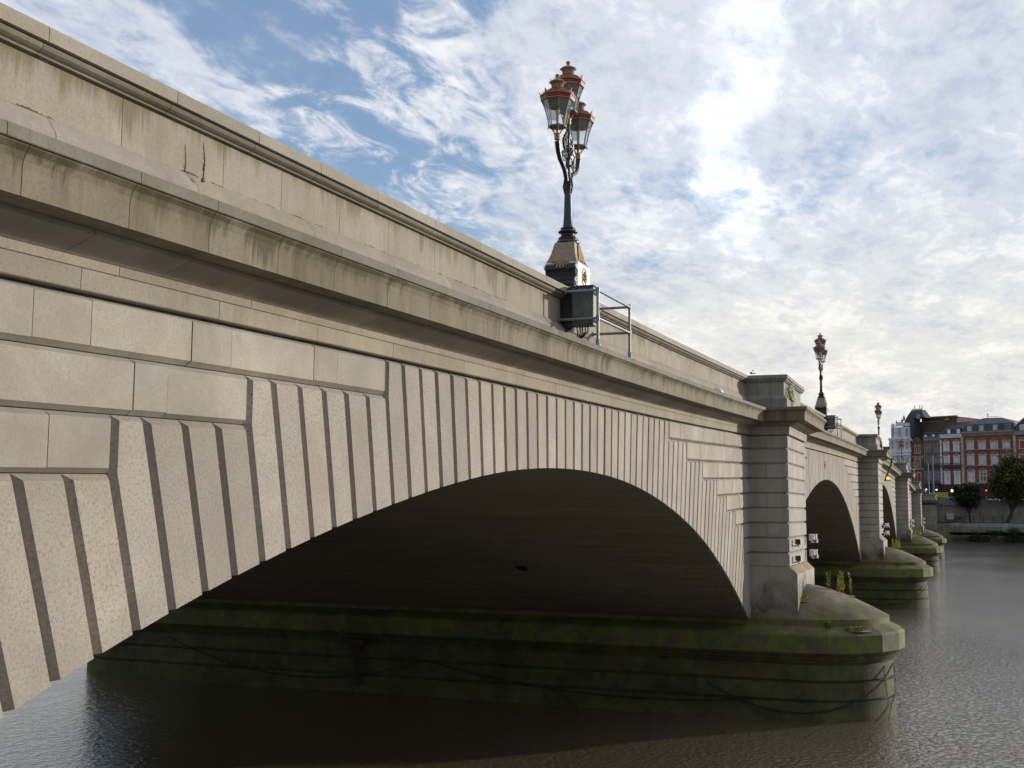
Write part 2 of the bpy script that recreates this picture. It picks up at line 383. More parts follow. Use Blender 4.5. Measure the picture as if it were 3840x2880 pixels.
# ------------------------------------------------------------------ bridge geometry
KN = [(-30, 6.85), (-12, 7.33), (6.3, 7.80), (12.2, 7.948), (19.3, 8.113), (26.1, 8.272), (37.5, 8.60), (60, 9.13), (84.5, 9.54), (109, 9.76), (133.5, 9.54), (158, 9.14), (179, 8.63), (216, 7.5), (240, 6.8)]
kx = np.array([k[0] for k in KN], float); kz = np.array([k[1] for k in KN], float)
def natspline(x, y):
    n = len(x); h = np.diff(x); A = np.zeros((n, n)); b = np.zeros(n); A[0, 0] = A[-1, -1] = 1
    for i in range(1, n-1):
        A[i, i-1] = h[i-1]; A[i, i] = 2*(h[i-1]+h[i]); A[i, i+1] = h[i]; b[i] = 6*((y[i+1]-y[i])/h[i]-(y[i]-y[i-1])/h[i-1])
    m = np.linalg.solve(A, b)
    def f(X):
        i = int(min(max(np.searchsorted(x, X)-1, 0), n-2)); t = X-x[i]; H = h[i]; u = x[i+1]-X
        return float(m[i]*u**3/(6*H)+m[i+1]*t**3/(6*H)+(y[i]/H-m[i]*H/6)*u+(y[i+1]/H-m[i+1]*H/6)*t)
    return f
zr = natspline(kx, kz)
WID = 22.0; PW = 4.41; PP = 1.2
PX = [37.52, 82.36, 131.78, 176.62]
ABX = 216.3
arch1 = [(1.5, 2.75), (6.575, 4.826), (9.25, 5.616), (12.89, 6.361), (15.6, 6.73), (19.4, 6.915), (23.42, 6.724), (26.22, 6.356), (28.09, 6.01), (34.48, 4.089), (37.45, 2.82)]
def circ(a, b, zc, zs=2.9):
    c = (a+b)/2; hw = (b-a)/2; sg = zc-zs; R = (hw*hw+sg*sg)/(2*sg)
    return lambda X: zc-R+math.sqrt(max(R*R-(X-c)**2, 0))
SP = [(1.5, 37.45, natspline(np.array([a[0] for a in arch1]), np.array([a[1] for a in arch1])), 19.33)]
SP.append((PX[0]+PW+.05, PX[1]-.1, circ(PX[0]+PW+.05, PX[1]-.1, 7.83), 62.1))
SP.append((PX[1]+PW+.05, PX[2]-.1, circ(PX[1]+PW+.05, PX[2]-.1, 8.62), 109.2))
SP.append((PX[2]+PW+.05, PX[3]-.1, circ(PX[2]+PW+.05, PX[3]-.1, 7.83), 156.4))
SP.append((PX[3]+PW+.05, ABX-.05, circ(PX[3]+PW+.05, ABX-.05, 6.95), 198.6))
OFF = [0, .43]+[.43+.46*k for k in range(1, 14)]
STEPS_R = [10.99, 9.12, 7.2, 5.3, 3.9, 2.5, 1.5, .7]
GR, GD = .052, .062

bridge = thing('stone_bridge', 'pale granite road bridge with five arches and mossy pier bases crossing the river', 'bridge')

def relief(mb, poly, lab, y0=0., tone=.5, frontsign=-1):
    """poly in (X,Z); lab per edge i (from i to i+1) = (inset, depth)"""
    n = len(poly); P = [Vector(p) for p in poly]
    y0 += random.uniform(-.004, .004); lab = [q*random.uniform(.88, 1.12) if q > .02 else q for q in lab]
    area = sum(P[i].x*P[(i+1) % n].y-P[(i+1) % n].x*P[i].y for i in range(n))
    if abs(area) < .006: return
    if area < 0: P = P[::-1]; lab = [lab[(n-2-i) % n] for i in range(n)]
    inner = []
    for i in range(n):
        a, b, c = P[i-1], P[i], P[(i+1) % n]
        e1 = (b-a).normalized(); e2 = (c-b).normalized(); d1 = lab[i-1]; d2 = lab[i]
        n1 = Vector((-e1.y, e1.x)); n2 = Vector((-e2.y, e2.x))
        cr = e1.x*e2.y-e1.y*e2.x
        if abs(cr) < .02: inner.append(b+n1*max(d1, d2)); continue
        # intersect lines a+n1*d1 + t e1 ; b+n2*d2 + s e2
        p1 = b+n1*d1; p2 = b+n2*d2; t = ((p2-p1).x*e2.y-(p2-p1).y*e2.x)/cr
        inner.append(p1+e1*t)
    mb.face([(q.x, y0, q.y) for q in inner], tone)
    cen = sum(P, Vector((0, 0)))/n
    Q = []
    for i in range(n):
        v = inner[i]-P[i]
        Q.append(P[i]+(v.normalized()*.0045 if v.length > .02 else v*.0))
    for i in range(n):
        j = (i+1) % n
        mb.face([(inner[i].x, y0, inner[i].y), (Q[i].x, y0+GD, Q[i].y), (Q[j].x, y0+GD, Q[j].y), (inner[j].x, y0, inner[j].y)], tone)
        mb.face([(Q[i].x, y0+GD, Q[i].y), (Q[i].x, y0+GD+.045, Q[i].y), (Q[j].x, y0+GD+.045, Q[j].y), (Q[j].x, y0+GD, Q[j].y)], tone)
def clipX(poly, lab, xl, right):
    out = []; ol = []
    n = len(poly); ins = (lambda p: p[0] <= xl) if right else (lambda p: p[0] >= xl)
    for i in range(n):
        a, b = poly[i], poly[(i+1) % n]; l = lab[i]
        if ins(a):
            out.append(a); ol.append(l)
            if not ins(b):
                t = (xl-a[0])/(b[0]-a[0]); out.append((xl, a[1]+t*(b[1]-a[1]))); ol.append(0.)
        elif ins(b):
            t = (xl-a[0])/(b[0]-a[0]); out.append((xl, a[1]+t*(b[1]-a[1]))); ol.append(l)
    return out, ol

def arch_face(k):
    xa, xb, zi, xc = SP[k]
    left_clip = xa-1. if k == 0 else PX[k-1]+PW-.03
    right_clip = PX[k]+.03 if k < 4 else ABX+.03
    if k == 0: left_clip = -1.0
    # arc-length table
    xs = np.linspace(xa-.0, xb+.0, 1600); zs = np.array([zi(x) for x in xs])
    sl_ = np.concatenate([[0], np.cumsum(np.hypot(np.diff(xs), np.diff(zs)))]); s0 = np.interp(xc, xs, sl_)
    jl = int(-(s0)/.4635); jr = int((sl_[-1]-s0)/.4635)
    joints = {}
    for j in range(jl-1, jr+2):
        s = s0+j*.4635
        if s < 0: s = 0
        if s > sl_[-1]: s = sl_[-1]
        X = float(np.interp(s, sl_, xs)); e = .02; dz = (zi(min(X+e, xb))-zi(max(X-e, xa)))/(min(X+e, xb)-max(X-e, xa))
        nn = Vector((-dz, 1)).normalized()
        joints[j] = (X, zi(X), nn)
    def hit(j, lev):
        X, Z, nn = joints[j]; t = 1.
        for _ in range(6):
            f = Z+nn.y*t-(zr(X+nn.x*t)-OFF[lev]); t -= f/(nn.y-.025*nn.x)
        return X+nn.x*t, Z+nn.y*t, t
    vb = MB(); cb = MB()
    steps = {1: [], -1: []}
    for side in (1, -1):
        edge = right_clip if side == 1 else (left_clip if k else 1.5)
        dists = STEPS_R
        if k == 0 and side == -1: tg = [12.17, 9.365, 7.53, 5.7, 4.3, 3.1]
        else: tg = [edge-side*d for d in dists]
        js = sorted((j for j in joints if (j > 0 if side == 1 else j < 0)), key=abs)
        prev = 0
        for lv, X in enumerate(tg):
            best = min(js, key=lambda j: abs(hit(j, lv+1)[0]-X))
            if abs(best) <= abs(prev): break
            steps[side].append(best); prev = best
    # voussoirs
    for j in range(min(joints), max(joints)):
        a, b = joints[j], joints[j+1]
        if abs(a[0]-b[0]) < 1e-3: continue
        side = 1 if j >= 0 else -1; st = steps[side]
        inn, outj = (j, j+1) if side == 1 else (j+1, j)
        lev = sum(1 for q in st if abs(inn) >= abs(q))
        lev_next = lev+1 if (lev < len(st) and outj == st[lev]) else lev
        hi = hit(inn, lev); 
        if hi[2] < .05: continue
        ho = hit(outj, lev_next)
        pts = [(joints[inn][0], joints[inn][1]), (joints[outj][0], joints[outj][1])]; lab = [0., GR]
        if lev_next != lev:
            pts += [(ho[0], ho[1]), (ho[0], zr(ho[0])-OFF[lev])]; lab += [GR, GR]
        else:
            pts += [(ho[0], ho[1])]; lab += [GR]
        pts.append((hi[0], hi[1])); lab.append(GR)
        pts, lab = clipX(pts, lab, right_clip, True)
        if len(pts) > 2: pts, lab = clipX(pts, lab, left_clip, False)
        if len(pts) > 2: relief(vb, pts, lab, 0, rnd())
    # courses
    for side in (1, -1):
        cb = MB()
        st = steps[side]; edge = right_clip if side == 1 else left_clip
        if k == 0 and side == -1: edge = -1.0
        for lv, j in enumerate(st):
            X0 = hit(j, lv+1)[0]
            if (edge-X0)*side < .05: continue
            cuts = [X0]
            L = abs(edge-X0)
            if k == 0 and side == -1:
                cuts += {0: [11.03, 10.54, 9.07, 8.48, 7.22, 6.61, 5.3, 4.0, 2.6, 1.2], 1: [8.17, 7.74, 6.1, 5.0, 3.6, 2.], 2: [6.82, 5.6, 4.2, 2.6]}.get(lv, [3.2, 1.9])
                cuts = [c for c in cuts if c <= X0 and c > edge]+[edge]
            else:
                x = X0
                while True:
                    x += side*random.choice((.55, .9, 1.2, 1.6))
                    if (edge-x)*side < .4: break
                    cuts.append(x)
                cuts.append(edge)
            for i in range(len(cuts)-1):
                a, b = cuts[i], cuts[i+1]
                lo, hi_ = min(a, b), max(a, b)
                lf = GR if (side == 1 and i == 0) else .004; rf = GR if (side == -1 and i == 0) else .004
                pts = [(lo, zr(lo)-OFF[lv+1]), (hi_, zr(hi_)-OFF[lv+1]), (hi_, zr(hi_)-OFF[lv]), (lo, zr(lo)-OFF[lv])]
                relief(cb, pts, [GR*.85, rf, GR*.85, lf], 0, rnd())
        cb.build('spandrel_wall', M_course, bridge)
    vb.build('arch_ring', M_vous, bridge)
    # soffit
    sb = MB(); n = 60
    rows = []
    for yy in np.linspace(GD, WID, 20): rows.append([(x, yy, zi(x)) for x in np.linspace(xa, xb, n)])
    sb.grid(rows, .5, False, True)
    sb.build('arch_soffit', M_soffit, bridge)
    bb = MB()       # masonry backing behind the facing, and the far face
    X = np.linspace(xa, xb, n)
    for i in range(n-1):
        for yy in (GD+.046,): bb.face([(X[i], yy, zi(X[i])+.001), (X[i+1], yy, zi(X[i+1])+.001), (X[i+1], yy, zr(X[i+1])+.8), (X[i], yy, zr(X[i])+.8)])
    bb.build('wall_core', M_course, bridge)
    bb = MB()
    for i in range(n-1): bb.face([(X[i], WID, zi(X[i])+.001), (X[i+1], WID, zi(X[i+1])+.001), (X[i+1], WID, zr(X[i+1])+.8), (X[i], WID, zr(X[i])+.8)])
    bb.build('rear_wall', M_course, bridge)
for k in range(5): arch_face(k)

# profiles (out, up) relative to the deck line
P_FR1 = [(-.04, .006), (.048, .006), (.056, .014), (.06, .168), (.052, .172)]
P_FR2 = [(.052, .172), (.065, .176), (.07, .25), (.085, .253)]
P_COVE = [(.08, .25), (.10, .262), (.14, .278), (.20, .298), (.26, .32), (.31, .34), (.35, .352), (.35, .392)]
P_COR = [(.35, .392), (.58, .388), (.60, .392), (.60, .56), (.607, .62), (.625, .67), (.655, .705), (.655, .716)]
P_FIL = [(.60, .716), (.672, .718), (.678, .724), (.678, .80), (.66, .815), (-.2, .825)]
P_PLI = [(0, .82), (0, 1.12), (-.015, 1.15), (-.09, 1.255), (-.10, 1.262)]
P_BODY = [(-.10, 1.262), (-.10, 1.672)]
P_TOR = [(-.10, 1.672), (-.055, 1.674), (-.055, 1.69), (-.03, 1.70), (-.008, 1.715), (.0, 1.735), (-.005, 1.752), (-.02, 1.764)]
P_COP = [(-.02, 1.764), (.03, 1.766), (.03, 1.862), (.015, 1.885), (-.55, 1.905), (-.55, .82)]
GAP = .0035
def extr(mb, x0, x1, prof, tone, sag=None):
    """one stone of a running moulding along the face"""
    a, b = x0+GAP, x1-GAP
    nseg = max(1, int((b-a)/2))
    rows = [[(a+(b-a)*i/nseg, -o, zr(a+(b-a)*i/nseg)+u) for o, u in prof] for i in range(nseg+1)]
    n = len(prof); us = [u for o, u in prof]; u0, u1 = min(us), max(us)
    for i in range(nseg):
        for j in range(n-1):
            k = len(mb.v); mb.face([rows[i][j], rows[i+1][j], rows[i+1][j+1], rows[i][j+1]], tone)
            ha, hb = max(.001, (prof[j][1]-u0)/(u1-u0+1e-6)), max(.001, (prof[j+1][1]-u0)/(u1-u0+1e-6))
            for q, hh in enumerate((ha, ha, hb, hb)): mb.h[k+q] = hh
    inn = .25
    for r, s in ((rows[0], 1), (rows[-1], -1)):
        back = [(p[0], p[1]+inn if False else max(p[1], .3), p[2]) for p in (r[-1], r[0])]
        f = r+back
        mb.face(f if s == 1 else f[::-1], tone)
def mitred(mb, path, prof, z0, tones=None, splits=(3, 4, 3)):
    """moulding wrapped round an open path of plan corners (outward to the right of travel)"""
    P = [Vector(p) for p in path]; N = []
    for i in range(len(P)-1):
        d = (P[i+1]-P[i]).normalized(); N.append(Vector((d.y, -d.x)))
    for i in range(len(P)-1):
        m = splits[i % len(splits)]
        for q in range(m):
            t0, t1 = q/m, (q+1)/m; tn = rnd()
            def pt(t, o, end):
                if t == 0 and i > 0: return P[i]+(N[i-1]+N[i])*o
                if t == 1 and i < len(P)-2: return P[i+1]+(N[i]+N[i+1])*o
                L = (P[i+1]-P[i]).length; tt = t
                if 0 < t < 1: tt = t+(GAP/L if end == 0 else -GAP/L)
                return P[i].lerp(P[i+1], tt)+N[i]*o
            A = [pt(t0, o, 0) for o, u in prof]; B = [pt(t1, o, 1) for o, u in prof]
            for j in range(len(prof)-1):
                u0, u1 = prof[j][1], prof[j+1][1]
                mb.face([(A[j].x, A[j].y, z0+u0), (B[j].x, B[j].y, z0+u0), (B[j+1].x, B[j+1].y, z0+u1), (A[j+1].x, A[j+1].y, z0+u1)], tn)
            for R_, r_ in ((A, t0), (B, t1)):
                if 0 < r_ < 1:
                    mb.face([(R_[j].x, R_[j].y, z0+prof[j][1]) for j in range(len(prof))]+[(R_[-1].x-N[i].x*.1-0, R_[-1].y-N[i].y*.1, z0+prof[-1][1]), (R_[0].x-N[i].x*.1, R_[0].y-N[i].y*.1, z0+prof[0][1])], tn)

BANDS = [('frieze', P_FR1, M_frieze, 1.9, .9), ('frieze_band', P_FR2, M_frieze, 1.7, .5), ('cornice_cove', P_COVE, M_cove, 1.25, .1), ('cornice', P_COR, M_corona, 1.0, .85), ('cornice_fillet', P_FIL, M_fillet, 1.28, .58),
         ('parapet_plinth', P_PLI, M_plinth, 1.9, .71), ('parapet', P_BODY, M_para, 1.2, .59), ('parapet_moulding', P_TOR, M_torus, 1.4, .1), ('parapet_coping', P_COP, M_cop, 1.4, .1)]
FIXED = {'parapet': [6.2, 7.59, 9.0, 10.0, 11.19], 'parapet_coping': [5.2, 6.6, 8.12, 9.38, 10.55], 'parapet_moulding': [5.2, 6.58, 8.08, 9.36, 10.5], 'cornice_fillet': [4.4, 5.58, 6.87, 7.82, 9.84], 'cornice': [4.6, 5.8, 6.85, 7.82], 'parapet_plinth': [5.0, 6.75, 8.5, 10.5]}
for name, prof, m, step, ph in BANDS:
    bounds = [(-12., PX[0]-.0)]+[(PX[i]+PW, PX[i+1]) for i in range(3)]+[(PX[3]+PW, ABX)]
    para = name.startswith('parapet')
    for bi, (a, b) in enumerate(bounds):
        mb = MB()
        if not para:      # run the cornice a little into the piers' own cornice
            a += 0; b += 0
        else:
            a -= .1; b += .1
        if bi == 0 and name in FIXED:
            xs = [a, -9, -6, -3, 0, 2.5]+FIXED[name]
        else: xs = [a]
        while True:
            x = xs[-1]+step*random.uniform(.86, 1.14)
            if x > b-step*.4: break
            xs.append(x)
        xs.append(b)
        for i in range(len(xs)-1): extr(mb, xs[i], xs[i+1], prof, rnd())
        mb.build(name, m, bridge)
# deck, rear parapet
dk = MB()
for i in range(-12, 219, 3):
    za, zb_ = zr(i)+.9, zr(i+3)+.9
    dk.face([(i, .4, za), (i+3, .4, zb_), (i+3, WID, zb_), (i, WID, za)])
dk.build('road_deck', M_tar, bridge)
rp = MB()
for i in range(-12, 216, 3):
    za, zb_ = zr(i), zr(i+3)
    for y0, y1, l, h in ((WID, WID+.5, .7, 1.8), (WID-.05, WID+.6, 1.8, 1.9), (WID-.3, WID+.65, .4, .8)):
        q = [(i, y0, za+l), (i+3, y0, zb_+l), (i+3, y1, zb_+l), (i, y1, za+l), (i, y0, za+h), (i+3, y0, zb_+h), (i+3, y1, zb_+h), (i, y1, za+h)]
        for a in ((0, 3, 2, 1), (4, 5, 6, 7), (0, 1, 5, 4), (2, 3, 7, 6)): rp.face([q[j] for j in a], .5)
rp.build('rear_parapet', M_cop, bridge)
# near abutment (out of frame on the left)
ab = MB(); ab.box((-6, WID/2, 3.2), (10, WID, 8), .5); ab.build('near_abutment', M_course, bridge)

# ------------------------------------------------------------------ piers
def stadium(cx, hw, yc, tip, n, fac=False):
    """closed plan: ends at y=-yc-(tip) and mirrored beyond the far face"""
    pts = []
    for k in range(n+1):
        a = PI+PI*k/n; pts.append((cx+hw*math.cos(a), -yc+tip*math.sin(a)))
    for k in range(n+1):
        a = PI*k/n; pts.append((cx+hw*math.cos(a), WID+yc+tip*math.sin(a)))
    return pts
def pier(x0, idx):
    x1 = x0+PW; z0 = zr(x0); cx = (x0+x1)/2; zm = (zr(x0)+zr(x1))/2
    root = bpy.data.objects.new('pier', None); COL.objects.link(root); root.parent = bridge
    pb = MB()
    # rusticated courses of the pilaster
    levels = [0, .43]
    while z0-levels[-1] > 5.1: levels.append(levels[-1]+.46)
    levels.append(z0-4.54)
    for i in range(len(levels)-1):
        zt, zb_ = z0-levels[i], z0-levels[i+1]
        last = i == len(levels)-2
        pr = [(-GD, zb_), (0, zb_+(.045 if not last else .02)), (0, zt-.045), (-GD, zt)]
        if last: pr[0] = (-.02, zb_)
        mitred(pb, [(x0, .1), (x0, -PP), (x1, -PP), (x1, .1)], [(o, u) for o, u in pr], 0, splits=((1, 2, 1) if i % 2 else (2, 1, 2)))
    pb.build('pilaster', M_pier, root)
    pd = MB()
    mitred(pd, [(x0, .1), (x0, -PP), (x1+.05, -PP), (x1+.05, .1)], [(0, 4.54), (.0, 4.53)], 0, splits=(1, 1, 1))
    # pedestal block: flush on the sides, stepped forward with a sloped top
    yf = -1.43
    A = [(x0-.01, .1), (x0-.01, -PP), (x0-.01, yf)]
    pd.face([(x0-.012, .1, 2.8), (x0-.012, yf, 2.8), (x0-.012, yf, 4.32), (x0-.012, -PP+.0, 4.54), (x0-.012, .1, 4.54)][::-1], .3)
    pd.face([(x1+.08, .1, 2.8), (x1+.08, yf, 2.8), (x1+.08, yf, 4.32), (x1+.08, -PP, 4.54), (x1+.08, .1, 4.54)], .3)
    pd.face([(x0-.012, yf, 2.8), (x0+2.2, yf, 2.8), (x0+2.2, yf, 4.32), (x0-.012, yf, 4.32)], .6)
    pd.face([(x0+2.206, yf, 2.8), (x1+.08, yf, 2.8), (x1+.08, yf, 4.32), (x0+2.206, yf, 4.32)], .4)
    pd.build('pedestal', M_pier, root)
    pd = MB(); pd.face([(x0-.012, yf, 4.32), (x1+.08, yf, 4.32), (x1+.08, -PP, 4.54), (x0-.012, -PP, 4.54)], .5); pd.build('weathering', M_stain, root)
    # cornice and parapet block wrapped round the pilaster
    path = [(x0, .6), (x0, -PP), (x1, -PP), (x1, .6)]
    fb = MB(); mitred(fb, path, [(o+.004, u) for o, u in P_FR1+P_FR2[1:]], z0); fb.build('pier_frieze', M_pier, root)
    fb = MB(); mitred(fb, path, [(o+.003, u) for o, u in P_COVE], z0); fb.build('pier_cove', M_cove, root)
    fb = MB(); mitred(fb, path, [(o+.003, u+.003) for o, u in P_COR], z0, splits=(2, 3, 2)); fb.build('pier_cornice', M_corona, root)
    P2 = [(o+.003, u+.003) for o, u in P_FIL[:-1]]+[(-.8, .833)]
    fb = MB(); mitred(fb, path, P2, z0, splits=(2, 3, 2)); fb.face([(x0+.2, .5, z0+.835), (x0+.2, -PP+.2, z0+.835), (x1-.2, -PP+.2, z0+.835), (x1-.2, .5, z0+.835)]); fb.build('pier_fillet', M_fillet, root)
    for nm, pf, mm in (('pier_plinth', P_PLI, M_pierp), ('pier_parapet', P_BODY, M_pierp), ('pier_moulding', P_TOR, M_pierp)):
        fb = MB(); mitred(fb, path, pf, z0, splits=(2, 2, 2)); fb.build(nm, mm, root)
    fb = MB(); mitred(fb, path, P_COP[:4]+[(-.3, 1.893)], z0, splits=(1, 2, 1)); fb.face([(x0+.29, .9, z0+1.893), (x0+.29, -PP+.29, z0+1.893), (x1-.29, -PP+.29, z0+1.893), (x1-.29, .9, z0+1.893)]); fb.build('pier_coping', M_pierp, root)
    # cutwater stem
    sb = MB(); rows = []
    S = [(-.8, 2.74), (.52, 2.70), (.56, 2.70), (.575, 2.60), (.62, 2.60), (.645, 2.69), (1.12, 2.665), (1.145, 2.57), (1.19, 2.57), (1.215, 2.665), (1.66, 2.645), (1.68, 2.61), (1.72, 2.61), (1.73, 2.70), (1.80, 2.74), (1.83, 2.80), (1.90, 2.84), (1.96, 2.90), (2.01, 2.94), (2.03, 2.95)]
    for z, hw in S: rows.append([(x, y, z) for x, y in stadium(cx, hw, 1.43, hw-.04, 48)])
    sb.grid(rows, .5, True, False)
    so_ = sb.build('cutwater_stem', M_stem, root)
    # coping ring, faceted
    cb = MB(); st = stadium(cx, 3.05, 1.43, 2.98, 10); n = len(st); stb = stadium(cx, 3.00, 1.43, 2.93, 10)
    st0 = stadium(cx, 2.94, 1.43, 2.87, 10); st2 = stadium(cx, 2.52, 1.43, 2.55, 10)
    for i in range(n):
        j = (i+1) % n; tn = rnd()
        L = (Vector(st[j])-Vector(st[i])).length; m = max(1, int(L/1.6))
        for q in range(m):
            t0, t1 = q/m+.003/L, (q+1)/m-.003/L
            lp = lambda A, t: (A[i][0]+(A[j][0]-A[i][0])*t, A[i][1]+(A[j][1]-A[i][1])*t)
            tn = rnd()
            for (Aa, za), (Bb, zb_) in (((st0, 1.97), (st, 2.05)), ((st, 2.05), (st, 2.55)), ((st, 2.55), (stb, 2.615)), ((stb, 2.615), (st2, 2.80))):
                a0, a1, b0, b1 = lp(Aa, t0), lp(Aa, t1), lp(Bb, t0), lp(Bb, t1)
                cb.face([(*a0, za), (*a1, za), (*b1, zb_), (*b0, zb_)], tn)
    cb.build('cutwater_coping', M_cut, root)
    # domed cap
    db = MB(); rows = [[(x, y, 2.78) for x, y in stadium(cx, 2.50, 1.43, 2.53, 28)], [(x, y, 2.985) for x, y in stadium(cx, 2.50, 1.43, 2.53, 28)]]
    for r in (.985, .93, .85, .76, .66, .55, .44, .33, .22, .12, .04, .001):
        rows.append([(x, y, 2.985+.93*(1-r**1.5)) for x, y in stadium(cx, 2.50*r, 1.43, 2.53*r, 28)])
    db.grid(rows[:2], .4, True, True); db.grid(rows[1:], .6, True, True)
    db.build('cutwater_cap', M_cap, root)
    return root
piers = [pier(x, i) for i, x in enumerate(PX)]

# ------------------------------------------------------------------ far abutment of the bridge
def abutment():
    root = bpy.data.objects.new('far_abutment', None); COL.objects.link(root); root.parent = bridge
    x0, x1, yf = ABX, ABX+6.0, -2.62; z0 = zr(x0)+.0
    pb = MB(); lv = 0
    while z0-lv > 1.4:
        zt, zb_ = z0-lv, z0-lv-.46
        mitred(pb, [(x0, .1), (x0, yf), (x1, yf), (x1, .1)], [(-GD, zb_), (0, zb_+.045), (0, zt-.045), (-GD, zt)], 0, splits=(2, 3, 2)); lv += .46
    pb.build('abutment_pilaster', M_pier, root)
    path = [(x0, .6), (x0, yf), (x1, yf), (x1, .6)]
    fb = MB(); mitred(fb, path, P_FR1+P_COVE+P_COR+P_FIL[:-1]+[(-.2, .83)], z0); fb.build('abutment_cornice', M_corona, root)
    fb = MB(); mitred(fb, path, P_PLI+P_BODY+P_TOR+P_COP[:4]+[(-1.2, 1.9)], z0); fb.build('abutment_parapet', M_cop, root)
    cb = MB(); cb.lathe((x0+.6, -3.0, 1.2), [(2.1, 0), (2.1, 1.0), (2.0, 1.15), (1.5, 1.7), (.8, 2.0), (.02, 2.1)], 24); cb.build('abutment_buttress', M_cut, root)
    return root
abutment()

# ------------------------------------------------------------------ water, mud
def _water(t):
    p = t.obj((1, 1, 1)); x, y, z = t.xyz(p)
    pr = t.obj((.55, 1.5, 1), rot=(0, 0, math.radians(20)))
    a = t.noise(pr, 1.3, 3, .55, .6); b = t.noise(t.obj((1, 1.6, 1), rot=(0, 0, math.radians(35))), 4.2, 4, .6, .5)
    c = t.noise(t.obj((.05, .12, 1)), 1.0, 3, .5, .4)
    h = t.M('ADD', t.M('MULTIPLY', a, .8), t.M('ADD', t.M('MULTIPLY', b, .75), t.M('MULTIPLY', t.ramp(b, [(.5, 0.), (.7, 1.)]), .35)))
    h = t.M('MULTIPLY', h, t.ramp(c, [(.35, .45), (.65, 1.)]))
    t.col(t.mix(t.ramp(t.noise(p, .08, 4, .6), [(.3, 0.), (.7, 1.)]), (.105, .080, .048), (.135, .106, .068)))
    t.set(Roughness=.07, IOR=1.65)
    t.bump(h, 1.0, .045)
water = MB(); water.face([(-80, -260, 0), (330, -260, 0), (330, 320, 0), (-80, 320, 0)])
w = water.build('river_water', mat('river_water', _water)); tag(w, kind='structure')
def _mud(t):
    p = t.obj(); n = t.noise(t.obj((.5, .15, 1)), 1.0, 6, .65, .6)
    t.col(t.mix(t.ramp(n, [(.35, 0.), (.65, 1.)]), (.045, .040, .032), (.09, .078, .062))); t.set(Roughness=.42)
    t.bump(n, .6, .1)
mud = MB()
prof = [(193, -.3), (197, .0), (202, .22), (208, .6), (213, 1.0), (216.5, 1.4), (219, 1.5)]
rows = []
for i in range(60):
    y = 6-i*2.2; rows.append([(x+1.2*math.sin(y*.31)+.6*math.sin(y*.9+x), y, z+.05*math.sin(y*1.7+x)) for x, z in prof])
mud.grid(rows, .5, False, True)
tag(mud.build('mud_foreshore', mat('wet_mud', _mud)), kind='structure')

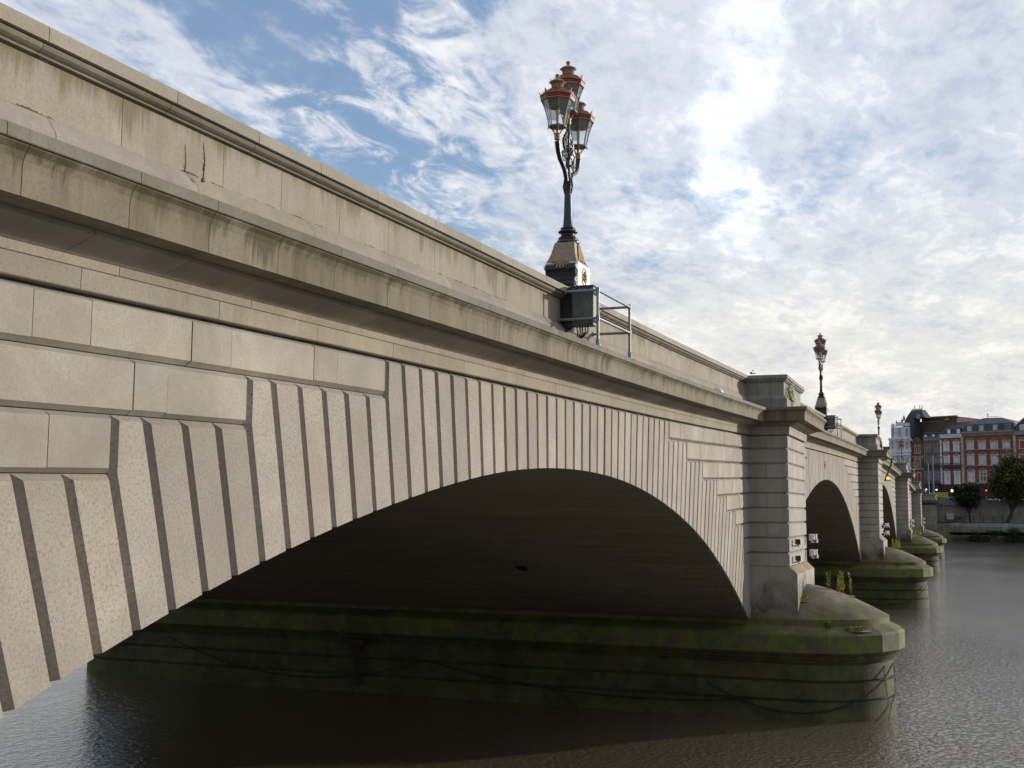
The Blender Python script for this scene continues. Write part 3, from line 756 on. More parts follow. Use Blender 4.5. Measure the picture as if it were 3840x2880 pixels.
# ------------------------------------------------------------------ street lamps
def lantern_parts(root, cx, z0):
    """octagonal lantern whose cup stands at local z0"""
    n = 8; ph = PI/8
    b = MB(); b.lathe((cx, 0, z0-.10), [(.045, 0), (.055, .03), (.05, .08), (.062, .10), (.05, .12)], 10)
    for k in range(4):
        a = ph+k*PI/2; c, s = math.cos(a), math.sin(a)
        b.tube([(cx+.045*c, .045*s, z0-.01), (cx+.06*c, .06*s, z0+.05), (cx+.10*c, .10*s, z0+.10), (cx+.155*c, .155*s, z0+.125), (cx+.165*c, .165*s, z0+.09)], .013, 6)
    b.build('lantern_bracket', M_gold, root)
    P = MB(); P.lathe((cx, 0, z0), [(.03, .10), (.15, .12), (.165, .13), (.165, .145), (.15, .15)], n, .5, False, ph); P.build('lantern_floor', M_reflw, root)
    zb, zt = z0+.15, z0+.60
    def rad(t): return .155+.125*(.35*t+.65*t*t)
    g = MB(); rows = []
    for i in range(7):
        t = i/6; rows.append([(cx+rad(t)*.97*math.cos(ph+k*2*PI/n), rad(t)*.97*math.sin(ph+k*2*PI/n), zb+(zt-zb)*t) for k in range(n)])
    g.grid(rows, .5, True, False); gl = g.build('glass', M_glass, root)
    f = MB()
    for k in range(n):
        a = ph+k*2*PI/n; f.tube([(cx+rad(t)*math.cos(a), rad(t)*math.sin(a), zb+(zt-zb)*t) for t in (0, .2, .4, .6, .8, 1)], .0085, 5)
    f.build('glazing_bars', M_tan, root)
    r = MB(); r.lathe((cx, 0, 0), [(.225, zt-.10), (.262, zt-.01), (.20, zt-.005), (.10, zt-.05)], n, .5, False, ph); r.build('reflector', M_reflw, root)
    tb = MB(); tb.tube([(cx, 0, z0+.15), (cx, 0, z0+.40)], .012, 6); tb.lathe((cx, 0, z0+.36), [(.02, 0), (.035, .03), (.035, .10), (.01, .13)], 8); tb.build('burner', M_reflw, root)
    rb = MB(); rb.lathe((cx, 0, 0), [(.275, zt-.012), (.292, zt), (.305, zt+.055), (.29, zt+.07)], n, .5, False, ph); rb.build('red_band', M_red, root)
    gb = MB(); gb.lathe((cx, 0, 0), [(.285, zt-.018), (.297, zt-.012), (.297, zt+.002), (.285, zt+.003)], n, .5, False, ph); gb.lathe((cx, 0, 0), [(.29, zt+.066), (.312, zt+.072), (.312, zt+.086), (.27, zt+.095)], n, .5, False, ph)
    for k in range(n):
        a = ph+k*2*PI/n; c, s = math.cos(a), math.sin(a); R = .300; e = Vector((-s, c, 0))
        o = Vector((cx+R*c, R*s, zt+.08)); t = Vector((cx+(R+.035)*c, (R+.035)*s, zt+.165))
        gb.face([o-e*.035, o+e*.035, t]); gb.face([o-e*.03-Vector((c, s, 0))*.02, t, o+e*.03-Vector((c, s, 0))*.02])
        for m in (-1, 0, 1):
            am = ph+(k+.5)*2*PI/n; cc, ss = math.cos(am), math.sin(am); o2 = Vector((cx+.28*cc, .28*ss, zt+.085))+Vector((-ss, cc, 0))*m*.05
            gb.face([o2-Vector((-ss, cc, 0))*.02, o2+Vector((-ss, cc, 0))*.02, o2+Vector((cc*.015, ss*.015, .055 if m == 0 else .035))])
    gb.build('gilt_crest', M_gold, root)
    d = MB(); d.lathe((cx, 0, zt+.085), [(.272, 0), (.262, .03), (.235, .065), (.19, .095), (.145, .115), (.12, .125)], n, .5, False, ph); d.build('red_dome', M_red, root)
    v = MB(); v.lathe((cx, 0, zt+.205), [(.115, 0), (.118, .012), (.098, .02), (.098, .085), (.112, .095), (.155, .125), (.150, .132), (.075, .175), (.045, .19), (.028, .20), (.026, .215), (.038, .23), (.043, .248), (.036, .268), (.015, .28), (.002, .283)], 8, .5, False, ph)
    for k in range(16):
        a = k*PI/8; v.box((cx+.1*math.cos(a), .1*math.sin(a), zt+.258), (.012, .012, .06), rot=a)
    v.build('vent_cap', M_tan, root)
def make_lamp(label, x, zc):
    root = thing('street_lamp', label, 'street lamp', (x, .25, zc), 0, 'three-lantern lamps along the bridge parapet')
    # pedestal, long axis along the parapet
    b = MB(); b.box((0, 0, .03), (.88, .64, .06), bev=.01); b.build('base_slab', M_white, root)
    w_ = MB(); w_.box((0, 0, .28), (.74, .60, .46), bev=.012); w_.build('panel_block', M_white, root)
    for s in (-1, 1):      # scrolled black ends
        k = MB(); pr = [(.43, .06), (.56, .06), (.575, .10), (.56, .15), (.50, .19), (.475, .24), (.49, .32), (.52, .38), (.515, .44), (.47, .475), (.43, .48)]
        for y0, y1 in ((-.27, .27),):
            rows = [[(s*(px-.08), y, pz) for px, pz in pr] for y in (y0, y1)]
            k.grid(rows, .5, False, False); k.face(rows[0]); k.face(rows[1][::-1])
        k.build('scroll_end', M_black, root)
        for yy in (-.285, .285):
            for cz, r0 in ((.14, .085), (.40, .05)):
                v = MB()
                pts = []
                for q in range(26):
                    a = q*.42; r = r0*(1-q/27); pts.append((s*(.41+r*math.cos(a)), yy, cz+r*math.sin(a)))
                v.tube(pts, .014, 5); v.build('volute', M_white, root)
        sh = MB()          # shell ornament
        for q in range(7):
            a = math.radians(200+q*23.3); L = .17
            sh.tube([(s*.41, 0, .56), (s*.445, .5*L*math.cos(a), .55+.5*L*math.sin(a)), (s*.44, L*math.cos(a), .55+L*.95*math.sin(a))], [.012, .03, .022], 6)
        sh.build('shell', M_tan, root)
    # tapered upper stage with concave sides
    u = MB(); rows = []
    for z, hx, hy in ((.51, .36, .28), (.53, .355, .275), (.58, .33, .25), (.66, .29, .225), (.76, .25, .205), (.84, .225, .19), (.885, .205, .18), (.90, .19, .17)):
        rows.append([(-hx, -hy, z), (hx, -hy, z), (hx, hy, z), (-hx, hy, z)])
    u.grid(rows, .5, True, False); u.face(rows[0][::-1]); u.face(rows[-1]); u.build('tapered_stage', M_tan, root)
    for s in (-1, 1):
        a_ = MB()           # acanthus relief and medallion on the long faces
        for q in range(9):
            zz = .56+q*.035; wd = .20*(1-q/11)
            for t in (-1, 1): a_.tube([(0, s*(.262-.0023*q*10*.35), zz), (t*wd*.6, s*(.262-.0023*q*10*.35+.006), zz+.03), (t*wd, s*(.262-.0023*q*10*.35), zz-.01)], .014, 5)
        a_.tube([(0, s*.275, .54), (0, s*.235, .72), (0, s*.20, .88)], .016, 6)
        a_.build('acanthus_relief', M_gold, root)
        m = MB()
        ring = [(.125*math.cos(q*PI/12), s*.302, .285+.155*math.sin(q*PI/12)) for q in range(24)]
        m.tube(ring, .012, 5, closed=True)
        for q in range(14):
            aa = q*2.4; rr = .022*math.sqrt(q+.6); m.tube([(rr*math.cos(aa), s*.298, .285+1.2*rr*math.sin(aa)), (rr*math.cos(aa)+.012, s*.312, .285+1.2*rr*math.sin(aa)+.01)], .018, 6)
        m.build('medallion', M_gold, root)
    c = MB(); c.lathe((0, 0, .90), [(0.2009, 0), (0.2091, 0.02), (0.2009, 0.05), (0.164, 0.065), (0.1681, 0.085), (0.1804, 0.095), (0.164, 0.115), (0.1353, 0.13), (0.123, 0.17), (0.1271, 0.185), (0.1681, 0.2), (0.1763, 0.215), (0.164, 0.235), (0.1148, 0.25), (0.1189, 0.265), (0.1353, 0.275), (0.1312, 0.29), (0.0943, 0.3), (0.0886, 0.32)], 24); c.build('moulded_collar', M_black, root)
    s_ = MB(); s_.lathe((0, 0, 1.21), [(.092, 0), (.084, .06), (.075, .2), (.068, .45), (.062, .75)], 16); s_.build('shaft', M_bluek, root)
    t = MB(); t.lathe((0, 0, 1.96), [(.07, 0), (.082, .02), (.07, .05), (.048, .10), (.044, .45), (.055, .5), (.07, .53), (.055, .56), (.04, .6), (.034, .9), (.05, .93), (.034, .96), (.03, 1.13)], 14)
    for k in range(8):
        a = k*PI/4; t.tube([(.06*math.cos(a), .06*math.sin(a), 1.82), (.088*math.cos(a), .088*math.sin(a), 1.95), (.06*math.cos(a), .06*math.sin(a), 2.10)], .014, 5)
    t.build('upper_shaft', M_black, root)
    for s in (-1, 1):
        a = MB()
        a.tube([(s*.03, 0, 1.93), (s*.11, 0, 2.08), (s*.20, 0, 2.20), (s*.33, 0, 2.27), (s*.46, 0, 2.33), (s*.56, 0, 2.44), (s*.60, 0, 2.56), (s*.61, 0, 2.60)], [.032, .040, .042, .042, .044, .046, .05, .052], 8)
        a.tube([(s*.33, 0, 2.27), (s*.36, 0, 2.36), (s*.33, 0, 2.41), (s*.29, 0, 2.38), (s*.31, 0, 2.34)], .017, 6)
        a.build('arm', M_black, root)
        f = MB()          # filigree scrolls between arm and shaft
        def spiral(cx, cz, r0, a0, turns, dr, rr=.013):
            pts = []
            for q in range(22):
                w_ = q/21; an = a0+dr*turns*2*PI*w_; r = r0*(1-.82*w_); pts.append((s*(cx+r*math.cos(an)), 0, cz+r*math.sin(an)))
            f.tube(pts, rr*1.35, 5)
        spiral(.17, 2.72, .115, -PI/2, 1.4, 1, .019); spiral(.15, 2.50, .085, PI/2, 1.3, -1, .016); spiral(.30, 2.46, .06, PI, 1.3, -1, .013)
        spiral(.10, 2.88, .05, -PI/2, 1.2, 1, .013); spiral(.11, 2.20, .055, PI/2, 1.2, 1, .013); spiral(.08, 2.04, .035, PI/2, 1.2, 1, .011)
        f.tube([(s*.04, 0, 2.36), (s*.12, 0, 2.40), (s*.24, 0, 2.36), (s*.34, 0, 2.30)], .016, 6)
        for q, (px, pz) in enumerate(((.12, 2.62), (.22, 2.60), (.26, 2.72), (.20, 2.83), (.09, 2.78), (.08, 2.45), (.20, 2.46), (.06, 2.15))):
            f.lathe((s*px, 0, pz-.02), [(.005, 0), (.024, .012), (.028, .024), (.014, .04), (.003, .045)], 7)
        f.build('scrollwork', M_black, root)
        lantern_parts(root, s*.61, 2.72)
    for sy in (-1, 1):
        f = MB()
        f.tube([(0, sy*.04, 2.30), (0, sy*.10, 2.38), (0, sy*.12, 2.48), (0, sy*.07, 2.55), (0, sy*.05, 2.48)], .013, 5); f.tube([(0, sy*.04, 2.6), (0, sy*.09, 2.68), (0, sy*.07, 2.76), (0, sy*.04, 2.72)], .012, 5)
        f.build('scrollwork', M_black, root)
    lantern_parts(root, 0, 3.18)
    return root
LX = [19.75, 61.9, 109.2, 155.0, 197.6]
LL = ['nearest lamp on the parapet: three red-roofed octagonal lanterns on a black post, tan pedestal', 'second lamp from the left, thin dark post rising behind the first pier parapet block',
      'third lamp from the left, small against the sky just left of the white ornate building', 'small lamp whose red lanterns stand in front of the white ornate building', 'farthest small lamp on the bridge, in front of the white building edge']
lamp0 = make_lamp(LL[0], LX[0], zr(LX[0])+1.89)
for i in range(1, 5):
    c = copy_tree(lamp0); c.location = (LX[i], .25, zr(LX[i])+1.89); c['label'] = LL[i]

# ------------------------------------------------------------------ cabinets and guard rails beside the lamps
def cabinet(label, lx):
    z = zr(lx); x = lx-.82
    r = thing('electrical_cabinet', label, 'cabinet', (x, -.3, z+1.17), 0, 'cabinets hung on the parapet below lamps')
    b = MB(); b.box((0, 0, .33), (.21, .38, .66), bev=.012); b.build('housing', M_cab, r)
    b = MB(); b.box((-.112, 0, .33), (.012, .34, .60), bev=.004); b.build('door', M_cab, r)
    b = MB(); b.box((0, -.0, .672), (.25, .42, .018), bev=.004); b.build('lid', M_cab, r)
    for dy in (-.12, .10):
        for dz in (.64, .12):
            b = MB(); b.box((-.125, dy, dz), (.03, .035, .05), bev=.005); b.build('clamp', M_black, r)
    b = MB(); b.box((0, .29, .30), (.16, .20, .74), bev=.01); b.build('back_bracket', M_black, r)
    b = MB()
    for k in range(5):
        a = k*.06; b.tube([(-.04+.02*k, -.08+a*.9, .0), (-.03+.03*k, -.08+a*.9, -.09), (.02+.03*k, .02+a*.6, -.17), (.0+.03*k, .12+a*.4, -.24)], .012, 6)
    b.build('cable', M_cable, r)
    return r
def guard(label, lx):
    r = thing('guard_rail', label, 'guard rail', (lx, -.6, zr(lx)+.83), 0, 'tubular rails on the cornice ledge below lamps')
    x0, x1 = -1.02, 1.02; dz = lambda x: zr(lx+x)-zr(lx)
    for x in (x0, x1):
        b = MB(); b.tube([(x, 0, dz(x)), (x, 0, dz(x)+.95)], .0245, 10); b.lathe((x, 0, dz(x)), [(.045, 0), (.045, .02), (.034, .03), (.034, .10), (.028, .105)], 10)
        for h in (.46, .93): b.lathe((x, 0, dz(x)+h-.045), [(.033, 0), (.034, .01), (.034, .08), (.033, .09)], 10)
        b.build('post', M_galv, r)
    for h in (.46, .93):
        b = MB(); b.tube([(x0, 0, dz(x0)+h), (x1, 0, dz(x1)+h)], .0245, 10); b.build('long_rail', M_galv, r)
        for x in (x0, x1):
            b = MB(); yb = .70 if h < .6 else .58
            b.tube([(x, 0, dz(x)+h), (x, yb, dz(x)+h)], .0245, 10); b.tube([(x, yb-.035, dz(x)+h), (x, yb, dz(x)+h)], .042, 10); b.build('return_rail', M_galv, r)
    return r
cab0 = cabinet('grey-green metal cabinet hung on the parapet below the nearest lamp', LX[0])
g0 = guard('galvanised tube guard rail on the cornice ledge below the nearest lamp', LX[0])
for i, w1 in ((1, 'second'), (2, 'third')):
    dx = LX[i]-LX[0]; dz_ = zr(LX[i])-zr(LX[0])
    c = copy_tree(cab0); c.location.x += dx; c.location.z += dz_; c['label'] = 'small grey cabinet hung on the parapet below the %s lamp' % w1
    c = copy_tree(g0); c.location.x += dx; c.location.z += dz_; c['label'] = 'small tubular guard rail on the cornice ledge below the %s lamp' % w1

# ------------------------------------------------------------------ floodlights on the piers
def floodlight(label, loc, rz):
    r = thing('floodlight', label, 'floodlight', loc, rz, 'white floodlights bolted to the pier faces')
    b = MB(); b.box((0, 0, 0), (.22, .25, .25), bev=.035); b.box((.12, 0, -.0), (.10, .17, .30), bev=.03); b.build('housing', M_white, r)
    b = MB(); b.box((-.125, 0, -.0), (.03, .22, .23), bev=.008); b.build('lens', M_lens, r)
    b = MB(); b.box((-.13, 0, .135), (.16, .26, .014), bev=.004); b.box((-.10, -.135, .02), (.08, .012, .24)); b.box((-.10, .135, .02), (.08, .012, .24)); b.build('hood', M_white, r)
    b = MB(); b.tube([(.05, .05, -.14), (.08, .16, -.20), (.05, .27, -.17)], .028, 8); b.box((.05, .27, -.15), (.14, .03, .16), bev=.005); b.build('arm', M_galv, r)
    b = MB(); b.lathe((.02, 0, -.24), [(.05, 0), (.055, .03), (.055, .10), (.04, .12)], 10); b.build('gear_box', M_white, r)
    return r
f0 = None
names = ['first', 'second', 'third', 'fourth']
for i, x in enumerate(PX):
    for dx, dz_, rz, w1 in ((.86, 5.28, -.1, 'upper floodlight on the near corner'), (.86, 4.77, -.1, 'lower floodlight on the near corner'), (PW-.12, 5.36, 2.6, 'upper white floodlight seen from behind on the far corner'), (PW-.08, 4.84, 2.6, 'lower white floodlight seen from behind on the far corner')):
        lab = '%s of the %s pier' % (w1, names[i]); loc = (x+dx, -1.37 if rz < 0 else -1.42, dz_)
        if f0 is None: f0 = floodlight(lab, loc, rz); f0.scale = (.66, .66, .66)
        else:
            c = copy_tree(f0); c.location = loc; c.rotation_euler.z = rz; c['label'] = lab; c.scale = (.66,)*3 if rz < 0 else (.78,)*3
        if rz > 0:
            # the far pair points the other way: its arm still reaches the wall
            pass

# navigation light on its long bracket beyond the second pier
r = thing('navigation_light', 'lit orange navigation light on a long rusty bracket beyond the second pier', 'navigation light', (87.0, -1.66, 10.1))
zz = zr(87.0)
rust = plain('rusty_bracket_steel', (.09, .05, .035), .8, 0, .4, 20)
b = MB(); b.tube([(86.0, -1.75, 10.02), (86.9, -1.85, 10.0), (87.05, -1.86, 9.84), (87.0, -1.80, 9.5), (86.6, -1.60, 8.95), (86.2, -1.42, 8.4)], .07, 6)
b.tube([(86.4, -1.2, 10.1), (86.9, -1.85, 9.98)], .05, 6); part(b, 'bracket', rust, r)
b = MB(); b.box((86.3, -1.62, 8.55), (.34, .26, .24), bev=.02); part(b, 'lamp_box', M_white, r)
b = MB(); b.box((86.12, -1.62, 8.55), (.03, .19, .16), bev=.005); part(b, 'amber_lens', plain('amber_lamp', (.8, .3, .05), emit=(1, .35, .05), est=2.5), r)
b = MB(); b.box((86.25, -1.62, 8.39), (.5, .34, .03)); part(b, 'lamp_tray', M_galv, r)

# dome fitting on the ledge
r = thing('dome_fitting', 'small white dome on the cornice ledge just left of the first pier', 'dome', (30.6, -.35, zr(30.6)+.83))
b = MB(); b.lathe((0, 0, 0), [(.10, 0), (.10, .03), (.09, .04)], 14); b.build('base', M_galv, r)
b = MB(); b.lathe((0, 0, .04), [(.14, 0), (.135, .05), (.11, .10), (.07, .135), (.002, .15)], 16); b.build('cover', M_white, r)

# hole in the vault
h = MB(); hx, hy = 33.25, 6.0
zi = SP[0][2]
for a in (0,):
    z0 = zi(hx); sl0 = (zi(hx+.1)-zi(hx-.1))/.2
    e = Vector((1, 0, sl0)).normalized(); nn = Vector((e.z, 0, -e.x)); nn = -nn if nn.z > 0 else nn
    c0 = Vector((hx, hy, z0))+nn*.012
    f2 = Vector((0, 1, 0))
    q = [c0-e*.16-f2*.13, c0+e*.16-f2*.13, c0+e*.16+f2*.13, c0-e*.16+f2*.13]
    q2 = [p-nn*.2 for p in q]
    h.face(q); 
    for i in range(4): h.face([q[i], q[(i+1) % 4], q[(i+1) % 4]+nn*.05, q[i]+nn*.05])
o = h.build('vent_hole', M_black, bridge)

# drain hopper and pipe on the first pier
r = thing('drain_pipe', 'dark drain hopper and downpipe on the shaded side of the first pier', 'drain pipe', (36.95, 13.28, 1.8))
b = MB(); b.box((-.12, 0, -.1), (.28, .7, .22), bev=.02); b.box((-.1, 0, -.28), (.22, .4, .2), bev=.02); b.build('hopper', M_chain, r)
b = MB(); b.tube([(-.1, 0, -.3), (-.1, 0, -1.55)], .11, 10); b.build('pipe', M_chain, r)

# ------------------------------------------------------------------ chains round the pier bases
def chain(label, pts_anchor, sag, x_off=0):
    """links along catenaries between anchors that follow the stem plan"""
    P = []
    for (a, b, sg) in zip(pts_anchor[:-1], pts_anchor[1:], sag):
        L = (Vector(b)-Vector(a)).length; n = max(6, int(L/.11))
        for k in range(n):
            t = k/n; p = Vector(a).lerp(Vector(b), t); p.z -= sg*4*t*(1-t); P.append(p)
    P.append(Vector(pts_anchor[-1])); return P
def stem_pt(cx, t, z, hw=2.74):
    """t<0: along the near side (y = -1.43 - t...), t in 0..1 round the nose"""
    if t < 0: return (cx-hw, -1.43-t, z)
    a = PI+PI*t; return (cx+hw*math.cos(a), -1.43+(hw-.02)*math.sin(a), z)
def chain_obj(label, P, cx, big):
    mb = MB()
    if big:
        for i in range(len(P)-1):
            a, b2 = P[i], P[i+1]; d = (b2-a); L = d.length
            if L < 1e-4: continue
            d.normalize(); s = d.cross(Vector((0, 0, 1)));
            if s.length < .1: s = Vector((1, 0, 0))
            s.normalize()
            if i % 2: s = d.cross(s).normalized()
            m = (a+b2)/2; ring = []
            for q in range(10):
                an = q*PI/5; ring.append(m+d*(.07*math.cos(an))+s*(.026*math.sin(an)))
            mb.tube(ring, .009, 5, closed=True)
    else: mb.tube(P, .02, 5)
    o = mb.build('mooring_chain', M_chain); tag(o, label, 'chain', 'chains draped round the pier bases'); return o
def drape(cx, t0, t1, z0, z1, sag, hw=2.76):
    P = []; n = max(20, int(abs(t1-t0)*(60 if t0 >= 0 else 9)))
    if t0 < 0 and t1 >= 0: n = 90
    for k in range(n+1):
        t = t0+(t1-t0)*k/n
        # arc measure
        w_ = k/n; z = z0+(z1-z0)*w_-sag*4*w_*(1-w_)
        P.append(Vector(stem_pt(cx, t, z, hw)))
    return P
cx = PX[0]+PW/2
chain_obj('thick chain sagging in the dark under the arch, leftmost on the first pier', drape(cx, -22.5, -12.2, 1.55, 1.2, .95), cx, True)
chain_obj('thick chain sagging in the dark under the arch, middle of the first pier', drape(cx, -12.2, -1.2, 1.2, .62, .45), cx, True)
# long swag round the nose
n = 80; P = []
for k in range(n+1):
    w_ = k/n; s_ = 4.6*w_    # metres from y=+1.2
    y = 1.3
    L0 = 2.73
    if s_*1.35 < L0: pt = (cx-2.77, 1.3-s_*1.35)
    else:
        a = PI+(s_*1.35-L0)/2.74; pt = (cx+2.77*math.cos(a), -1.43+2.75*math.sin(a))
    z = 1.05*(1-w_)+1.62*w_-1.05*4*w_*(1-w_)
    P.append(Vector((pt[0], pt[1], max(z, .12))))
chain_obj('thick chain swag hanging low round the nose of the first pier', P, cx, True)
P2 = [P[-1]+Vector((.02, -.03, 0)), P[-1]+Vector((.05, -.06, -.3)), P[-1]+Vector((.05, -.05, -.7)), P[-1]+Vector((.04, -.04, -1.0)), P[-1]+Vector((-.05, .05, -1.2)), P[-1]+Vector((-.5, .12, -1.6))]
PP2 = []
for a, b2 in zip(P2[:-1], P2[1:]):
    m = max(2, int((b2-a).length/.11))
    for k in range(m): PP2.append(a.lerp(b2, k/m))
PP2.append(P2[-1])
chain_obj('loose chain end hanging straight down at the tip of the first pier', PP2, cx, True)
for i in (1, 2):
    cx2 = PX[i]+PW/2
    P3 = [Vector((p.x-cx+cx2, p.y, p.z)) for p in P]
    chain_obj('thin-looking chain swag round the nose of the %s pier' % names[i], P3, cx2, False)

# ------------------------------------------------------------------ weeds
M_weed = plain('weed_green', (.20, .27, .04), .7, 0, .45, 9)
M_weedy = plain('weed_yellow', (.42, .42, .06), .7, 0, .4, 9)
M_weedd = plain('weed_dark', (.07, .10, .02), .7, 0, .4, 9)
M_dry = plain('dry_weed', (.16, .12, .06), .8, 0, .3, 12)
def weed(label, loc, stems, h, spread, m, leaf=.05, name='weed_plant', lean=(0, 0), group=None, cat='weed'):
    r = thing(name, label, cat, loc, 0, group)
    st = MB(); lf = MB()
    for k in range(stems):
        a = random.uniform(0, 2*PI); rr = spread*math.sqrt(random.random()); hh = h*random.uniform(.5, 1.05)
        bx, by = rr*math.cos(a), rr*math.sin(a)*.6; tx, ty = bx+lean[0]*hh+random.gauss(0, .05*hh), by+lean[1]*hh+random.gauss(0, .05*hh)
        st.tube([(bx, by, -.05), ((bx+tx)/2+.02, (by+ty)/2, hh*.5), (tx, ty, hh)], [.009, .008, .004], 5)
        for q in range(int(22*hh/.3)+6):
            t = random.uniform(.15, 1.03); x, y, z = bx+(tx-bx)*t, by+(ty-by)*t, hh*t
            an = random.uniform(0, 2*PI); L = leaf*random.uniform(.6, 1.3)*(1.1-.4*t); d = Vector((math.cos(an), math.sin(an), random.uniform(.5, 1.6))); d.normalize(); s = d.cross(Vector((0, 0, 1))).normalized()*L*.2
            p = Vector((x, y, z)); lf.face([p, p+d*L*.5+s, p+d*L, p+d*L*.5-s], rnd())
    st.lathe((0, 0, -.05), [(spread*.9+.01, 0), (spread*.6+.01, .03), (.005, .04)], 8); st.build('stem', M_dry, r); lf.build('leaves', m, r); return r
cyc = PX[0]+PW/2
weed('tall yellow-green weeds on the sloping cap of the first pier', (cyc+.1, -2.62, 3.60), 9, .68, .36, M_weedy, .085)
weed('green weeds beside the yellow ones, nearer the first pier wall', (cyc-.1, -2.1, 3.74), 4, .78, .14, M_weed, .085)
weed('small green weed on the ledge of the first pier base', (cyc-2.45, -2.35, 2.72), 7, .36, .09, M_weed, .08)
weed('flat dark green moss patch on the ledge of the first pier base', (cyc-1.95, -3.05, 2.72), 90, .09, .55, M_weed, .07, name='moss_patch', cat='moss')
weed('yellow tuft at the foot of the first pier pedestal', (PX[0]+.8, -1.47, 3.50), 12, .16, .3, M_weedy, .06)
weed('bushy yellow-green weeds on the cap of the second pier', (PX[1]+2.3, -2.15, 3.72), 12, .7, .5, M_weedy, .11)
weed('small green weed on the ledge of the second pier base', (PX[1]-.15, -2.3, 2.7), 8, .35, .16, M_weed, .10)
weed('pair of small yellow weeds on the cap of the third pier', (PX[2]+2.0, -1.95, 3.75), 8, .6, .8, M_weedy, .14)
weed('dry wispy weed with a seed head growing from the parapet joint', (8.53, -.02, zr(8.53)+1.24), 1, .40, .01, M_dry, .03, lean=(.1, 0))
weed('dark weed growing from the arch edge below the second pier cornice', (PX[1]-22.2, -.02, 8.4), 2, .3, .05, M_dry, .08)
# climbing plant on the first pier's parapet block
r = thing('climbing_plant', 'green climbing plant on the sunlit front of the first pier parapet block', 'climbing plant', (PX[0]+1.1, -PP+.06, zr(PX[0])+.84))
st = MB(); lf = MB()
for k in range(9):
    a = (k-4)/4; pts = []
    for q in range(7):
        t = q/6; pts.append((.15+a*.75*t+.05*math.sin(5*t+k), -.02-.03*math.sin(3*t), .85*t*(1-.25*abs(a))))
    st.tube(pts, .010, 5)
    for q in range(44):
        t = random.random()**.8; i = min(5, int(t*6)); p = Vector(pts[i]).lerp(Vector(pts[i+1]), t*6-i)+Vector((random.gauss(0, .05), random.uniform(-.07, -.01), random.gauss(0, .04)))
        an = random.uniform(0, 2*PI); L = random.uniform(.05, .09); d = Vector((math.cos(an), random.uniform(-.4, 0), math.sin(an))).normalized(); s = d.cross(Vector((0, 1, 0))).normalized()*L*.35
        lf.face([p, p+d*L*.5+s, p+d*L, p+d*L*.5-s], rnd())
st.build('stem', M_dry, r); lf.build('leaves', M_weed, r)
# weather vane beyond
r = thing('weather_vane', 'tiny dark weather vane just above the first pier parapet block', 'weather vane', (170, 20.75, 7))
b = MB(); b.tube([(0, 0, 0), (0, 0, 19.4)], .035, 6); b.build('mast', M_black, r)
b = MB(); b.box((0, 0, 18.8), (.06, .85, .10)); b.box((0, .28, 18.86), (.06, .3, .28)); b.box((0, 0, 19.2), (.06, .3, .05)); b.build('arrow', M_black, r)

# ------------------------------------------------------------------ far bank
M_bankw = stone('river_wall_stone', (.38, .375, .37), (.30, .30, .30), speck=.1, tone=.14, streak=.6, streakcol=(.09, .09, .08), blotch=.6)
M_bankg = stone('mossy_river_wall', (.24, .235, .19), (.17, .17, .13), speck=.1, tone=.2, streak=.6, streakcol=(.05, .05, .035), moss=(1.4, 3.8, (.05, .06, .02)), blotch=.6)
gr = MB(); gr.face([(222.3, -140, 7.35), (700, -140, 7.35), (700, 300, 7.35), (222.3, 300, 7.35)]); tag(gr.build('street_ground', M_tar), kind='structure')
M_terr = plain('terrace_gravel', (.22, .21, .18), .9)
tb_ = MB(); tb_.box((219.6, -31.1, 3.0), (5.5, 57.2, 2.9));
te = MB(); te.face([(216.8, -60, 4.55), (222.5, -60, 4.55), (222.5, -2.6, 4.6), (216.8, -2.6, 4.6)]); te.v += []; tag(te.build('terrace_path', M_terr), kind='structure')
# upper retaining wall with parapet
uw = thing('embankment_wall', 'tall grey stone embankment wall with a coped parapet behind the trees', 'wall', (222, -3, 4.5))
b = MB(); y = -2.6
while y > -60:
    y2 = y-random.uniform(2.6, 4.2)
    for z0_, z1_ in ((4.4, 5.9), (5.9, 7.5)):
        b.face([(222, y, z0_), (222, y2+.02, z0_), (222, y2+.02, z1_-.02), (222, y, z1_-.02)][::-1], rnd())
    b.face([(222, y2+.02, 4.4), (222.05, y2+.02, 4.4), (222.05, y2+.02, 7.5), (222, y2+.02, 7.5)], .5)
    y = y2
b.box((222.4, -31, 5.9), (.7, 57, 3.1)); part(b, 'wall_face', M_bankw, uw)
b = MB(); topz = lambda yy: 8.85-.05*(-yy-3)*.9 if yy > -16 else 8.27
y = -3.4
while y > -60:
    y2 = y-2.2; za, zb_ = topz(y), topz(y2); tn = rnd()
    for x0_, x1_, d0, d1 in ((221.7, 222.6, 7.5, 7.68), (221.95, 222.4, 7.68, None), (221.85, 222.5, None, 0)):
        la = za-.22 if d0 is None else d0; lb = zb_-.22 if d0 is None else d0
        ha = za-.22 if d1 is None else (d1 if d1 > 1 else za); hb = zb_-.22 if d1 is None else (d1 if d1 > 1 else zb_)
        q = [(x0_, y, la), (x0_, y2+.015, lb), (x1_, y2+.015, lb), (x1_, y, la), (x0_, y, ha), (x0_, y2+.015, hb), (x1_, y2+.015, hb), (x1_, y, ha)]
        for a in ((0, 3, 2, 1), (4, 5, 6, 7), (0, 1, 5, 4), (2, 3, 7, 6), (1, 2, 6, 5), (3, 0, 4, 7)): b.face([q[j] for j in a], tn)
    y = y2
part(b, 'parapet', M_bankw, uw)
